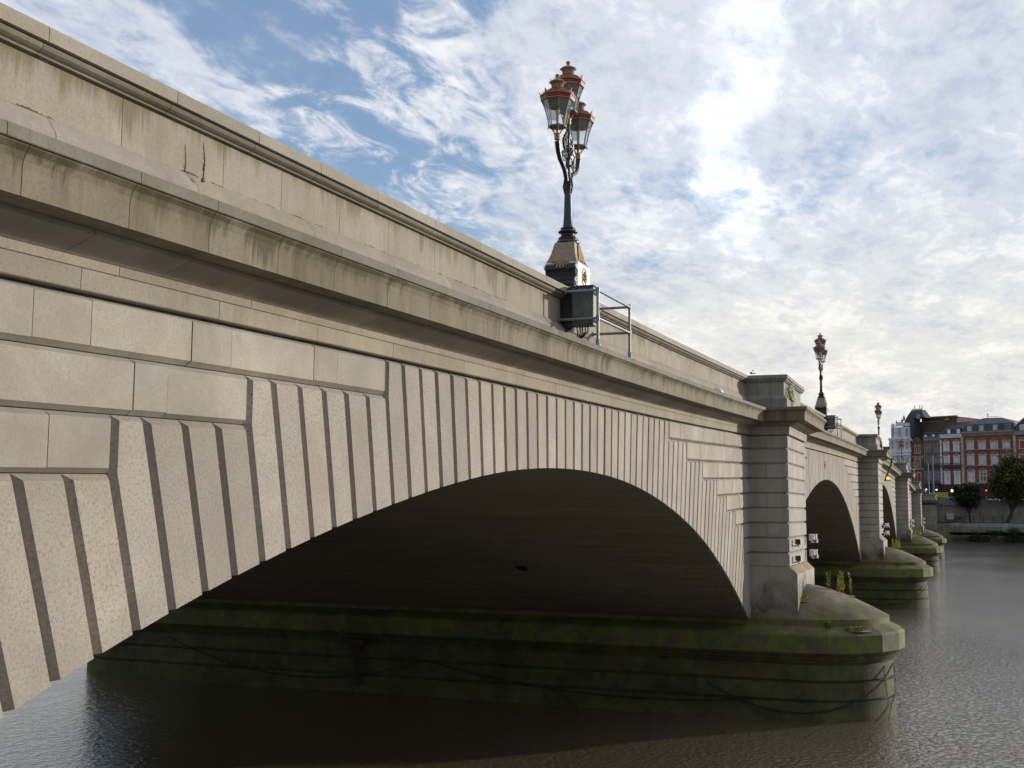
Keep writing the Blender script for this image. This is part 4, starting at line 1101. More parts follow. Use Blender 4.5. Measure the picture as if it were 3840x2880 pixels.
# lower quay wall in tiers
qw = thing('quay_wall', 'low tiered mossy quay wall rising from the mud', 'wall', (217, -4, 1))
b = MB()
for z0_, z1_, x in ((.6, 1.9, 216.2), (1.94, 2.42, 216.35), (2.46, 2.96, 216.5), (3.0, 3.5, 216.65)):
    y = -3.4
    while y > -60:
        y2 = y-random.uniform(1.2, 2.4); b.box((x+.5, (y+y2)/2, (z0_+z1_)/2), (1., abs(y2-y)-.02, z1_-z0_), rnd(), bev=.02); y = y2
b.box((218, -31.5, 2.4), (3., 56, 3.)); part(b, 'tier_courses', M_bankg, qw); part(tb_, 'quay_core', M_bankg, qw)
b = MB(); y = -4.75
while y > -60:
    y2 = y-random.uniform(1.6, 3.0); b.box((217.05, (y+y2)/2, 3.86), (.9, abs(y2-y)-.05, .70), rnd(), bev=.08); b.box((217.25, (y+y2)/2, 4.36), (.9, abs(y2-y)-.02, .28), rnd(), bev=.02); y = y2
part(b, 'coping_blocks', M_bankw, qw)
rr_ = thing('riverside_railing', 'thin dark railing along the terrace edge above the quay', 'railing', (217.4, -4.0, 4.5))
for k in range(26):
    yy = -3.95-k*1.52; b = MB(); b.tube([(217.4, yy, 4.5), (217.4, yy, 5.72)], .055, 6); part(b, 'post', M_black, rr_)
for h_ in (5.68, 5.38, 5.08):
    b = MB(); b.tube([(217.4, -3.95, h_), (217.4, -3.95-25*1.52, h_)], .028, 5); part(b, 'rail', M_black, rr_)
# terrace bits: white board, gate, orange-jacketed people-sized things are kept as seen: planters
r = thing('white_board', 'white rectangular board standing behind the terrace railing', 'board', (221.2, -4.75, 4.6))
b = MB(); b.box((0, 0, .95), (.06, 1.15, .95), bev=.01); b.build('panel', M_white, r)
for s in (-.5, .5): b = MB(); b.tube([(0, s, 0), (0, s, .6)], .03, 6); b.build('leg', M_black, r)
r = thing('wooden_bench', 'brown wooden bench behind the terrace railing right of the white board', 'bench', (221.0, -6.2, 4.6))
wood = plain('bench_wood', (.13, .085, .06), .7)
b = MB(); b.box((0, 0, .45), (.45, 1.1, .06)); b.build('seat', wood, r)
b = MB(); b.box((.2, 0, .75), (.05, 1.1, .4)); b.build('backrest', wood, r)
for s in (-.45, .45): b = MB(); b.box((0, s, .22), (.4, .06, .42)); b.build('leg', wood, r)
def bush(label, loc, r, n, m, name='bush', sz=(1, 1, 1), leaf=.16):
    lf = MB()
    for _ in range(n):
        d = Vector((random.gauss(0, 1), random.gauss(0, 1), random.gauss(0, 1))).normalized()*r*random.random()**.4
        p = Vector((loc[0]+d.x*sz[0], loc[1]+d.y*sz[1], loc[2]+d.z*sz[2])); a = Vector((random.gauss(0, 1), random.gauss(0, 1), random.gauss(0, 1))).normalized(); c = a.cross(Vector((random.random(), random.random(), 1))).normalized(); L = leaf*random.uniform(.6, 1.3)
        lf.face([p-a*L, p+c*L*.5, p+a*L, p-c*L*.5], rnd())
    return tag(lf.build(name, m), label, 'bush')
M_leafd = plain('dark_foliage', (.035, .050, .016), .6, 0, .5, 1.2)
bush('low dark creeper hanging down the quay wall below the round tree', (216.0, -9.2, 1.7), 1.6, 900, M_leafd, 'creeper', (.3, 1.2, .75))
bush('dark creeper hanging over the quay tiers below the large tree', (216.0, -14.6, 2.1), 1.7, 900, M_leafd, 'creeper', (.3, .9, 1.1))
bush('sparse creeper patch on the quay wall between the other two', (216.1, -12.0, 2.9), 1.0, 350, M_leafd, 'creeper', (.3, 1.6, .5))

# ------------------------------------------------------------------ trees
def tree(label, base, crown, rad, n, m, clumps, trunk_r, limbs, leaf=.2, name='tree'):
    r = thing(name, label, 'tree', base)
    t = MB(); B = Vector((0, 0, 0)); C = Vector(crown)-Vector(base)
    fork = Vector((C.x*.3, C.y*.3, (C.z-rad[2])*.62))
    t.tube([B, fork*.5+Vector((.05, .04, 0)), fork], [trunk_r*1.25, trunk_r, trunk_r*.85], 8)
    ends = []
    for k in range(limbs):
        a = 2*PI*k/limbs+.4; e = C+Vector((rad[0]*.55*math.cos(a), rad[1]*.55*math.sin(a), rad[2]*random.uniform(-.35, .5)))
        t.tube([fork, fork.lerp(e, .5)+Vector((0, 0, .25*rad[2]*.3)), e], [trunk_r*.6, trunk_r*.38, trunk_r*.12], 6); ends.append(e)
    t.build('trunk', plain('bark', (.055, .045, .035), .9), r)
    lf = MB(); cs = []
    for k in range(clumps):
        d = Vector((random.gauss(0, 1), random.gauss(0, 1), random.gauss(0, 1))).normalized(); q = random.uniform(.45, .98)
        cs.append((C+Vector((d.x*rad[0]*q, d.y*rad[1]*q, d.z*rad[2]*q*(1 if d.z > 0 else .85))), random.uniform(.17, .34)*min(rad)))
    for _ in range(n):
        c, cr = random.choice(cs); d = Vector((random.gauss(0, 1), random.gauss(0, 1), random.gauss(0, .8))); p = c+d*cr*.55
        a = Vector((random.gauss(0, 1), random.gauss(0, 1), random.gauss(0, .6))).normalized(); b2 = a.cross(Vector((random.random()-.5, random.random()-.5, 1))).normalized(); L = leaf*random.uniform(.6, 1.3)
        lf.face([p-a*L, p+b2*L*.55, p+a*L, p-b2*L*.55], rnd())
    lf.build('crown', m, r); return r
def leafmat(name, c1, c2):
    def f(t):
        tn = t.attr('tone'); n = t.noise(t.obj(), .7, 3, .6)
        c = t.mix(tn, c1, c2); c = t.mix(t.ramp(n, [(.35, 0.), (.65, .7)]), c, tuple(q*.55 for q in c1))
        t.col(c); t.set(Roughness=.55); t.b.inputs['Specular IOR Level'].default_value = .25
    return mat(name, f)
M_tree1 = leafmat('tree_leaves_dark', (.035, .055, .028), (.055, .08, .036))
M_tree2 = leafmat('tree_leaves_olive', (.075, .085, .020), (.16, .15, .028))
tree('small round dark green tree on the terrace before the embankment wall', (219, -8.0, 4.6), (219, -7.55, 9.1), (2.35, 2.4, 2.4), 15000, M_tree1, 75, .16, 6, .18)
tree('large spreading olive green tree on the terrace at the right edge', (219.2, -13.9, 4.6), (219.5, -16.0, 11.6), (3.8, 5.1, 4.4), 36000, M_tree2, 150, .3, 8, .22)

# ------------------------------------------------------------------ buildings
FA = Vector((306.857, 9.242, 0)); FWv = Vector((-.448, -.894, 0)); FN = Vector((-.894, .448, 0))
def bs(x): return -7.21306e-07*x*x+.0183073*x-2.84325
def bz(x, y): return 35.224-.0010972*x-.0166855*y+6.9077e-07*x*y
def fp(s, z, d=0): p = FA+FWv*s+FN*d; return (p.x, p.y, z)
def fbox(mb, s0, s1, z0, z1, d0, d1, tone=.5):
    q = [fp(s0, z0, d1), fp(s1, z0, d1), fp(s1, z0, d0), fp(s0, z0, d0), fp(s0, z1, d1), fp(s1, z1, d1), fp(s1, z1, d0), fp(s0, z1, d0)]
    for a in ((0, 3, 2, 1), (4, 5, 6, 7), (0, 1, 5, 4), (1, 2, 6, 5), (2, 3, 7, 6), (3, 0, 4, 7)): mb.face([q[i] for i in a], tone)
def at(x, y, d):
    p = Vector(fp(bs(x), bz(x, y), 0)); q = p-CAM; den = q.dot(FN); k = ((FA+FN*d-CAM).dot(FN))/den; r_ = CAM+q*k
    return (r_-FA).dot(FWv), r_.z
def brickmat(name, c, mortar=.5):
    def f(t):
        p = t.obj(); n = t.noise(p, .9, 6, .7, .3); n2 = t.noise(t.obj((1, 1, .2)), 1.2, 5, .65)
        n3 = t.noise(p, 9, 3, .6)
        v = t.mix(t.ramp(n, [(.3, 0.), (.7, 1.)]), tuple(q*.72 for q in c), tuple(q*1.2 for q in c))
        v = t.mix(t.M('MULTIPLY', t.ramp(n2, [(.45, 0.), (.7, 1.)]), .5), v, tuple(q*.4 for q in c))
        v = t.mix(t.M('MULTIPLY', n3, .3), v, tuple(min(1, q*1.5) for q in c))
        t.col(v); t.set(Roughness=.9)
    return mat(name, f)
B_red = brickmat('red_brick', (.215, .072, .05)); B_brown = brickmat('brown_brick', (.12, .085, .055)); B_dk = brickmat('dull_red_brick', (.15, .062, .046)); B_grey = brickmat('grey_brown_brick', (.17, .12, .095))
S_white = brickmat('white_painted_stone', (.66, .675, .73)); S_stone = brickmat('stone_trim', (.46, .42, .355)); S_dull = brickmat('dull_stone_trim', (.24, .23, .21)); S_slate = brickmat('slate_roof', (.055, .06, .08)); S_lead = brickmat('grey_roof', (.11, .11, .125)); S_shop = brickmat('shopfront', (.045, .02, .018))
def winglass(name, c, em=0):
    return plain(name, c, .15, 0, .4, .8, .8)
W_dark = winglass('dark_window_glass', (.03, .035, .045)); W_sky = winglass('pale_window_glass', (.34, .39, .44)); W_white = winglass('curtained_window_glass', (.50, .47, .55))
def window(root, s, z0, z1, w, trim, pane, ped=True, arch=False, bar=S_white, surround=.22, sill=True, d0=0.):
    m = MB(); fbox_ = globals()['fbox']
    def fbox(mb, a, b_, c, d, e, f, tone=.5): fbox_(mb, a, b_, c, d, e+d0, f+d0, tone)
    sd = surround
    fbox(m, s-w/2-sd, s-w/2, z0-.05, z1+.1, 0, .12); fbox(m, s+w/2, s+w/2+sd, z0-.05, z1+.1, 0, .12)
    fbox(m, s-w/2-sd-.06, s+w/2+sd+.06, z1+.1, z1+.34, 0, .16)
    if sill: fbox(m, s-w/2-sd-.08, s+w/2+sd+.08, z0-.22, z0-.05, 0, .2)
    if ped:
        h = .62; e = w/2+sd+.14
        for a, b_ in ((-1, 0), (0, 1)):
            P = [(s-e, z1+.34), (s, z1+.34+h), (s+e, z1+.34)]
            p0, p1 = P[a+1], P[b_+1]
            q = [(p0[0], p0[1]), (p1[0], p1[1]), (p1[0], p1[1]-.2), (p0[0], p0[1]-.2 if False else p0[1]-.02)]
            m.face([fp(x_, z_, .22) for x_, z_ in q]); m.face([fp(q[0][0], q[0][1], .22), fp(q[1][0], q[1][1], .22), fp(q[1][0], q[1][1], 0), fp(q[0][0], q[0][1], 0)])
        fbox(m, s-e, s+e, z1+.30, z1+.40, 0, .24)
    f = part(m, 'window', trim, root)
    g = MB(); zt = z1
    g.face([fp(s-w/2, z0, .03+d0), fp(s+w/2, z0, .03+d0), fp(s+w/2, zt, .03+d0), fp(s-w/2, zt, .03+d0)])
    l = root.location; g.v = [(x_-l.x, y_-l.y, z_-l.z) for x_, y_, z_ in g.v]; g.build('pane', pane, f)
    k = MB(); fbox(k, s-.05, s+.05, z0, zt, .03, .09); fbox(k, s-w/2, s+w/2, z0, z0+.1, .03, .08); fbox(k, s-w/2, s+w/2, zt-.1, zt, .03, .08); fbox(k, s-w/2, s-w/2+.07, z0, zt, .03, .08); fbox(k, s+w/2-.07, s+w/2, z0, zt, .03, .08)
    fbox(k, s-w/2, s+w/2, z0+(zt-z0)*.6, z0+(zt-z0)*.6+.07, .03, .08)
    k.v = [(x_-l.x, y_-l.y, z_-l.z) for x_, y_, z_ in k.v]; k.build('frame', bar, f)
    return f
def building(name, label, s): p = fp(s, 7.3, 0); return thing(name, label, 'building', p)
def wallbox(root, s0, s1, z0, z1, m, d0=-12, d1=0, nm='wall'): b = MB(); fbox(b, s0, s1, z0, z1, d0, d1); return part(b, nm, m, root)
X6 = [1355, 1530, 1710, 1890, 2135, 2310]
# A: long red terrace, right
s0, s1 = bs(1240), bs(2010)
A_ = building('terrace_building', 'long red brick terrace with pale stone window surrounds and slate mansard, on the right', (s0+s1)/2)
wallbox(A_, s0, s1, 12.9, bz(1600, 600), B_red)
wallbox(A_, s0, s1, 7.3, 12.9, S_shop, -12, .25, 'shopfront')
b = MB(); zc = bz(1600, 600); fbox(b, s0-.1, s1+.1, zc, zc+.55, -12, .12); fbox(b, s0-.15, s1+.15, zc+.55, zc+.95, -12, .5); part(b, 'cornice', S_dull, A_)
for yl in (810, 1048): b = MB(); zz = bz(1600, yl); fbox(b, s0, s1, zz-.16, zz+.05, 0, .3); part(b, 'string_course', S_dull, A_)
b = MB(); zb = zc+.95
q0, q1 = [(s0, zb, .1), (s1, zb, .1)], [(s0+.2, zb+1.75, -.7), (s1-.2, zb+1.75, -.7)]
b.face([fp(*q0[0]), fp(*q0[1]), fp(*q1[1]), fp(*q1[0])]); b.face([fp(s0, zb, .1), fp(s0+.2, zb+1.75, -.7), fp(s0, zb, -12)]); b.face([fp(s1, zb, .1), fp(s1-.2, zb+1.75, -.7), fp(s1, zb, -12)]); part(b, 'mansard_roof', S_slate, A_)
b = MB(); r0, r1, rp_ = fp(s0+.2, zb+1.75, -.7), fp(s1-.2, zb+1.75, -.7), None
b.face([r0, r1, fp(s0+7.3, zb+3.35, -5), fp(s0+2.9, zb+3.45, -5)]); b.face([r1, fp(s1-.2, zb+1.75, -10), fp(s0+7.3, zb+3.35, -5)]); b.face([r0, fp(s0+2.9, zb+3.45, -5), fp(s0+.2, zb+1.75, -10)]); part(b, 'grey_roof', S_lead, A_)
for i, x in enumerate(X6[:4]):
    s = bs(x)
    for y0, y1, pn in ((705, 808, W_sky), (905, 1032, W_sky), (1150, 1285, W_sky)):
        window(A_, s, bz(x, y1), bz(x, y0), 1.4, S_stone, pn if not (i == 1 and y0 == 1150) else W_dark)
    m = MB(); sd_ = bs((1350, 1527, 1735, 1917)[i]); fbox(m, sd_-.62, sd_+.62, zb+.05, zb+1.45, -1.2, .12); f = part(m, 'dormer', S_dull, A_)
    g = MB(); fbox(g, sd_-.45, sd_+.45, zb+.15, zb+1.25, .1, .16); l = A_.location; g.v = [(x_-l.x, y_-l.y, z_-l.z) for x_, y_, z_ in g.v]; g.build('pane', W_sky if i != 3 else W_dark, f)
for x in (1236, 2014):
    b = MB(); z = 13.
    while z < zc-.5: fbox(b, bs(x)-.28-(.07 if int(z*2) % 2 else 0), bs(x)+.28+(.07 if int(z*2) % 2 else 0), z, z+.42, -.1, .16); z += .5
    part(b, 'quoins', S_stone, A_)
b = MB(); fbox(b, bs(1440), bs(2000), 12.9, 13.25, 0, .5); part(b, 'shop_fascia', S_dull, A_)
b = MB(); b.tube([fp(bs(1478), zb+3.3, -5), fp(bs(1478), zb+4.6, -5)], .07, 5); b.tube([fp(bs(1478), zb+3.7, -5), fp(bs(1650), zb+3.6, -5)], .05, 5); b.tube([fp(bs(1478), zb+4.2, -5), fp(bs(1500), zb+4.2, -5)], .1, 5); part(b, 'roof_mast', M_galv, A_)
# B: next terrace beyond the right edge
s0, s1 = bs(2018), bs(2560)
B_ = building('terrace_building', 'red brick terrace with a steep gabled roof cut off by the right edge', (s0+s1)/2)
wallbox(B_, s0+.05, s1, 12.9, bz(2200, 600), B_red, -12, .1); wallbox(B_, s0+.05, s1, 7.3, 12.9, S_shop, -12, .3, 'shopfront')
zc2 = bz(2200, 590); b = MB(); fbox(b, s0, s1, zc2, zc2+.8, -12, .4); part(b, 'cornice', S_dull, B_)
b = MB(); b.face([fp(s0+.1, zc2+.8, .2), fp(s1, zc2+.8, .2), fp(s1, zc2+4.6, -1.6), fp(s0+2.6, zc2+4.6, -1.6), fp(s0+.2, zc2+2.4, -.7)]); b.face([fp(s0+.1, zc2+.8, .2), fp(s0+.2, zc2+2.4, -.7), fp(s0+.2, zc2+2.4, -10), fp(s0+.1, zc2+.8, -10)]); part(b, 'mansard_roof', S_slate, B_)
b = MB(); b.tube([fp(s0+.2, zc2+2.45, -.6), fp(s0+2.7, zc2+4.7, -1.5)], .16, 6); part(b, 'gable_coping', S_stone, B_)
for x in X6[4:]:
    for y0, y1, pn in ((690, 790, W_white), (900, 1020, W_sky), (1145, 1280, W_sky)): window(B_, bs(x), bz(x, y1), bz(x, y0), 1.25, S_stone, pn)
    m = MB(); sd_ = bs(x); fbox(m, sd_-.55, sd_+.55, zc2+1., zc2+2.3, -1.2, .1); f = part(m, 'dormer', S_white, B_)
    g = MB(); fbox(g, sd_-.38, sd_+.38, zc2+1.1, zc2+2.15, .08, .14); l = B_.location; g.v = [(x_-l.x, y_-l.y, z_-l.z) for x_, y_, z_ in g.v]; g.build('pane', W_sky, f)
# C: white-trimmed red house
s0, s1 = bs(915), bs(1226)
C_ = building('terrace_building', 'narrow red brick house with bright white pedimented windows and quoins', (s0+s1)/2)
wallbox(C_, s0, s1, 12.9, bz(1070, 640), B_red, -12, .02); wallbox(C_, s0, s1, 7.3, 12.9, S_shop, -12, .27, 'shopfront')
zc3 = bz(1070, 640); b = MB(); fbox(b, s0-.1, s1+.1, zc3, zc3+.55, -12, .2); fbox(b, s0-.15, s1+.15, zc3+.55, zc3+.8, -12, .4); part(b, 'cornice', S_white, C_)
for yl in (850, 1062): b = MB(); zz = bz(1070, yl); fbox(b, s0, s1, zz-.14, zz+.05, 0, .3); part(b, 'string_course', S_dull, C_)
b = MB(); b.face([fp(s0, zc3+.8, .1), fp(s1, zc3+.8, .1), fp(s1, zc3+2.6, -.9), fp(s0, zc3+2.0, -.9)]); b.face([fp(s0, zc3+2.0, -.9), fp(s1, zc3+2.6, -.9), fp(s1+.4, zc3+4.1, -6), fp(s0+1, zc3+4.1, -6)]); b.face([fp(s0, zc3+.8, .1), fp(s0, zc3+2.0, -.9), fp(s0+1, zc3+4.1, -6), fp(s0, zc3+.8, -9)]); part(b, 'mansard_roof', S_slate, C_)
for i, x in enumerate((1000, 1147)):
    for y0, y1, pn in ((725, 828, W_white), (930, 1030, W_white), (1160, 1318, W_white)): window(C_, bs(x), bz(x, y1), bz(x, y0), 1.0, S_white, pn, surround=.26)
    m = MB(); sd_ = bs((1045, 1188)[i]); fbox(m, sd_-.48, sd_+.48, zc3+.85, zc3+2.1, -1.2, .14); f = part(m, 'dormer', S_slate, C_)
    g = MB(); fbox(g, sd_-.4, sd_+.4, zc3+.95, zc3+2.0, .12, .18); l = C_.location; g.v = [(x_-l.x, y_-l.y, z_-l.z) for x_, y_, z_ in g.v]; g.build('pane', S_white, f)
b = MB(); z = 13.
while z < zc3-.4: fbox(b, bs(918)-.2-(.06 if int(z*2) % 2 else 0), bs(918)+.2+(.06 if int(z*2) % 2 else 0), z, z+.42, -.1, .18); z += .5
part(b, 'quoins', S_white, C_)
def balcony(root, x0, x1, y, m=M_black):
    b = MB(); z = bz((x0+x1)/2, y); fbox(b, bs(x0), bs(x1), z-.12, z, 0, .7)
    fbox(b, bs(x0), bs(x1), z+.78, z+.84, .64, .7)
    s = bs(x0)
    while s < bs(x1): fbox(b, s, s+.05, z, z+.8, .64, .69); s += .16
    part(b, 'balcony', m, root)
balcony(C_, 925, 1215, 1068)
# D: dull grey-brown house
s0, s1 = bs(664), bs(905)
D_ = building('terrace_building', 'dull grey-brown house with black balconies and dark windows', (s0+s1)/2)
wallbox(D_, s0, s1, 12.9, bz(780, 680), B_grey, -12, 0); wallbox(D_, s0, s1, 7.3, 12.9, S_shop, -12, .2, 'shopfront')
zc4 = bz(780, 680); b = MB(); fbox(b, s0-.05, s1+.02, zc4, zc4+.7, -12, .2); fbox(b, s0-.05, s1+.02, zc4+.7, zc4+.9, -12, .4); part(b, 'cornice', S_dull, D_)
b = MB(); b.face([fp(s0, zc4+.9, .1), fp(s1, zc4+.9, .1), fp(s1, zc4+1.9, -.8), fp(s0, zc4+2.2, -.8)]); b.face([fp(s0, zc4+2.2, -.8), fp(s1, zc4+1.9, -.8), fp(s1, zc4+2.2, -6), fp(s0, zc4+2.3, -6)]); part(b, 'roof', S_slate, D_)
for i, x in enumerate((735, 845)):
    for y0, y1, pn in ((752, 845, W_dark), (940, 1035, W_dark), (1165, 1290, W_dark)): window(D_, bs(x), bz(x, y1), bz(x, y0), .8, S_dull, pn, bar=S_dull)
    m = MB(); sd_ = bs((698, 815)[i]); fbox(m, sd_-.42, sd_+.42, zc4+.92, zc4+1.7, -1.2, .14); f = part(m, 'dormer', S_slate, D_)
    g = MB(); fbox(g, sd_-.34, sd_+.34, zc4+.95, zc4+1.4, .12, .18); l = D_.location; g.v = [(x_-l.x, y_-l.y, z_-l.z) for x_, y_, z_ in g.v]; g.build('pane', S_white, f)
balcony(D_, 664, 915, 1075); balcony(D_, 690, 905, 1315)
b = MB(); z = 13.
while z < zc4: fbox(b, bs(664), bs(664)+.25+(.08 if int(z*2) % 2 else 0), z, z+.42, -.1, .12); z += .5
part(b, 'quoins', S_dull, D_)
# E: narrow brick bay
s0, s1 = bs(478), bs(660)
E_ = building('bay_building', 'narrow dark red brick building with paired slim white windows beside the white facade', (s0+s1)/2)
wallbox(E_, s0, s1, 7.3, bz(560, 690), B_dk, -10, .1); b = MB()
b.face([fp(bs(500), bz(560, 690), .1), fp(bs(640), bz(560, 690), .1), fp(bs(600), bz(560, 630), .1), fp(bs(540), bz(560, 630), .1)]); fbox(b, s0, s1, bz(560, 700), bz(560, 688), -8, .3); part(b, 'gable', B_brown, E_)
for yl in (930, 1110): b = MB(); zz = bz(560, yl); fbox(b, s0, s1, zz-.1, zz+.35, 0, .2); part(b, 'string_course', S_dull, E_)
for x in (543, 598):
    for y0, y1 in ((765, 862), (965, 1085)): window(E_, bs(x), bz(x, y1), bz(x, y0), .32, S_stone, W_dark, ped=False, surround=.13)
window(E_, bs(585), bz(585, 1360), bz(585, 1165), .75, S_stone, W_sky, ped=False, surround=.16)
# F: ornate white building with dark tower roof
s0, s1 = bs(172), bs(470)
F_ = building('ornate_building', 'ornate white facade with a dark mansard tower and iron cresting', (s0+s1)/2)
wallbox(F_, s0, s1, 7.3, bz(320, 665), S_white, -14, .3)
wallbox(F_, bs(195), bs(455), bz(320, 665), bz(320, 480), S_white, -14, .15, 'attic_wall')
for yl, h_, e in ((860, .9, .3), (905, .25, .5), (665, .4, .6), (690, .5, .35), (1120, .5, .4), (1190, .5, .3)): b = MB(); zz = bz(320, yl); fbox(b, s0-.15, s1+.25, zz, zz+h_, 0, .3+e); part(b, 'cornice', S_white, F_)
b = MB()
for xx in (178, 240, 262, 332, 392, 462):
    fbox(b, bs(xx)-.12, bs(xx)+.12, bz(320, 860), bz(320, 690), .3, .55); fbox(b, bs(xx)-.14, bs(xx)+.14, bz(320, 1120), bz(320, 915), .3, .55)
for xx in (200, 250, 340, 392, 452): fbox(b, bs(xx)-.13, bs(xx)+.13, bz(320, 640), bz(320, 480), .15, .4)
part(b, 'pilasters', S_white, F_)
P_ = MB()     # scrolled gable pediments
for a0, a1, h_ in ((195, 245, .45), (262, 380, .8), (395, 455, .55)):
    z0_ = bz(320, 470); pts = [(bs(a0), z0_)]+[(bs(a0)+(bs(a1)-bs(a0))*(.5-.5*math.cos(PI*k/10)), z0_+.3+h_*math.sin(PI*k/10)) for k in range(11)]+[(bs(a1), z0_)]
    P_.face([fp(a, z, .35) for a, z in pts]); 
    for i in range(len(pts)-1): P_.face([fp(*pts[i], .35), fp(*pts[i+1], .35), fp(*pts[i+1], -.4), fp(*pts[i], -.4)])
part(P_, 'gable_pediment', S_white, F_)
for x in (220, 315, 425):
    window(F_, bs(x), bz(x, 630), bz(x, 500), .62, S_white, W_dark, ped=False, surround=.08, sill=False, d0=.15)
for x in (209, 301, 362, 424):
    window(F_, bs(x), bz(x, 845), bz(x, 705), .62, S_white, W_dark, ped=False, surround=.08, d0=.3)
    window(F_, bs(x), bz(x, 1080), bz(x, 935), .62, S_white, W_dark, ped=False, surround=.08, d0=.3)
b = MB()
def trap(z0_, z1_, a0, a1, c0, c1, d0, d1, e0, e1):
    q = [fp(a0, z0_, d0), fp(a1, z0_, d0), fp(a1, z0_, d1), fp(a0, z0_, d1), fp(c0, z1_, e0), fp(c1, z1_, e0), fp(c1, z1_, e1), fp(c0, z1_, e1)]
    for a in ((4, 5, 6, 7), (0, 1, 5, 4), (1, 2, 6, 5), (2, 3, 7, 6), (3, 0, 4, 7)): b.face([q[i] for i in a])
za, zb2, zc_ = bz(430, 470), bz(430, 340), bz(430, 222)
trap(za, zb2, bs(340), bs(500), bs(378), bs(500), -.6, -4, -1.0, -4); trap(bz(430, 345), bz(430, 290), bs(378), bs(662), bs(402), bs(618), -1.0, -4.5, -1.4, -4.4); trap(bz(430, 290), zc_, bs(402), bs(618), bs(432), bs(585), -1.4, -4.4, -2.0, -4)
fbox(b, bs(350), bs(498), bz(430, 640), za, -4, -.4); part(b, 'tower_roof', S_slate, F_)
b = MB()
for xx, yy in ((452, 140), (478, 195), (528, 135), (565, 145), (500, 200), (545, 195)):
    b.tube([fp(bs(xx), zc_, -3), fp(bs(xx), bz(xx, yy), -3)], .05, 5); b.tube([fp(bs(xx)-.22, bz(xx, yy+20), -3), fp(bs(xx)+.22, bz(xx, yy+20), -3)], .04, 5); b.tube([fp(bs(xx)-.15, bz(xx, yy+38), -3), fp(bs(xx)+.15, bz(xx, yy+38), -3)], .06, 5)
for k in range(12):
    xx = 432+k*13; b.tube([fp(bs(xx), zc_, -2.3), fp(bs(xx)+.1, zc_+.35, -2.3), fp(bs(xx)+.22, zc_, -2.3)], .045, 5)
b.tube([fp(bs(430), zc_+.2, -2.3), fp(bs(588), zc_+.2, -2.3)], .05, 5); part(b, 'iron_cresting', M_black, F_)
b = MB()
for q in range(16): 
    a = q*PI/8; b.box((0, 0, 0), (.0001, .0001, .0001)) if False else None
ring = [fp(bs(560)+.34*math.cos(q*PI/8), bz(560, 310)+.34*math.sin(q*PI/8), -1.1) for q in range(16)]
b.tube(ring, .12, 6, closed=True); fbox(b, bs(560)-.42, bs(560)+.42, bz(560, 348), bz(560, 334), -1.6, -1.0); part(b, 'round_dormer', S_stone, F_)
b = MB()
for xx, yy, hh in ((212, 470, .7), (270, 430, 1.2), (350, 400, 1.6), (380, 350, 2.0)): zz = bz(xx, yy); b.lathe(fp(bs(xx), zz-.6, .0), [(.22, 0), (.22, .4), (.3, .5), (.2, .7), (.28, .9), (.1, 1.2), (.02, 1.5)], 8)
part(b, 'roof_urns', S_dull, F_)
# G: brown flank behind
G_ = building('brick_block', 'large dark brown brick block with a crenellated parapet behind the terraces', bs(830))
gs = lambda x, y=500: at(x, y, -5)[0]
gz = lambda y: at(830, y, -5)[1]
wallbox(G_, gs(498), gs(1165), 7.3, gz(392), B_brown, -22, -5); wallbox(G_, gs(640), gs(1172), gz(392), gz(352), B_dk, -22, -5.1, 'brick_band')
b = MB(); fbox(b, gs(640), gs(1180), gz(352), gz(340), -22, -4.8); s = gs(665)
while s < gs(1165): fbox(b, s, s+.24, gz(340), gz(322), -6, -4.8); s += .46
part(b, 'crenellation', B_brown, G_)
b = MB(); fbox(b, gs(500), gs(900), gz(410), gz(400), -5, -4.7); fbox(b, gs(1000), gs(1060), gz(392), gz(362), -5, -4.6); part(b, 'ledge', S_dull, G_)
# H: low brick house with chimneys at the left
H_ = building('chimney_house', 'low dark red brick house with rows of chimney pots left of the white facade', bs(80))
wallbox(H_, bs(-120), bs(170), 7.3, bz(80, 755), B_dk, -14, -4); wallbox(H_, bs(100), bs(172), bz(100, 755), bz(100, 640), B_brown, -8, -4, 'chimney_stack')
wallbox(H_, bs(20), bs(92), bz(60, 755), bz(60, 692), B_dk, -8, -4, 'chimney_stack')
for x in (112, 130, 150, 170): b = MB(); b.lathe(fp(bs(x), bz(100, 640), -6), [(.16, 0), (.13, .3), (.15, .55), (.12, .75)], 8); part(b, 'chimney_pot', B_red, H_)
for x in (32, 50, 66, 82): b = MB(); b.lathe(fp(bs(x), bz(60, 692), -6), [(.14, 0), (.12, .25), (.13, .45)], 8); part(b, 'chimney_pot', B_red, H_)
b = MB(); b.tube([fp(bs(125), bz(100, 640), -5), fp(bs(122), bz(100, 560), -5), fp(bs(108), bz(100, 520), -5)], .05, 5); b.tube([fp(bs(88), bz(100, 515), -5), fp(bs(118), bz(100, 525), -5)], .05, 5); part(b, 'aerial', M_galv, H_)

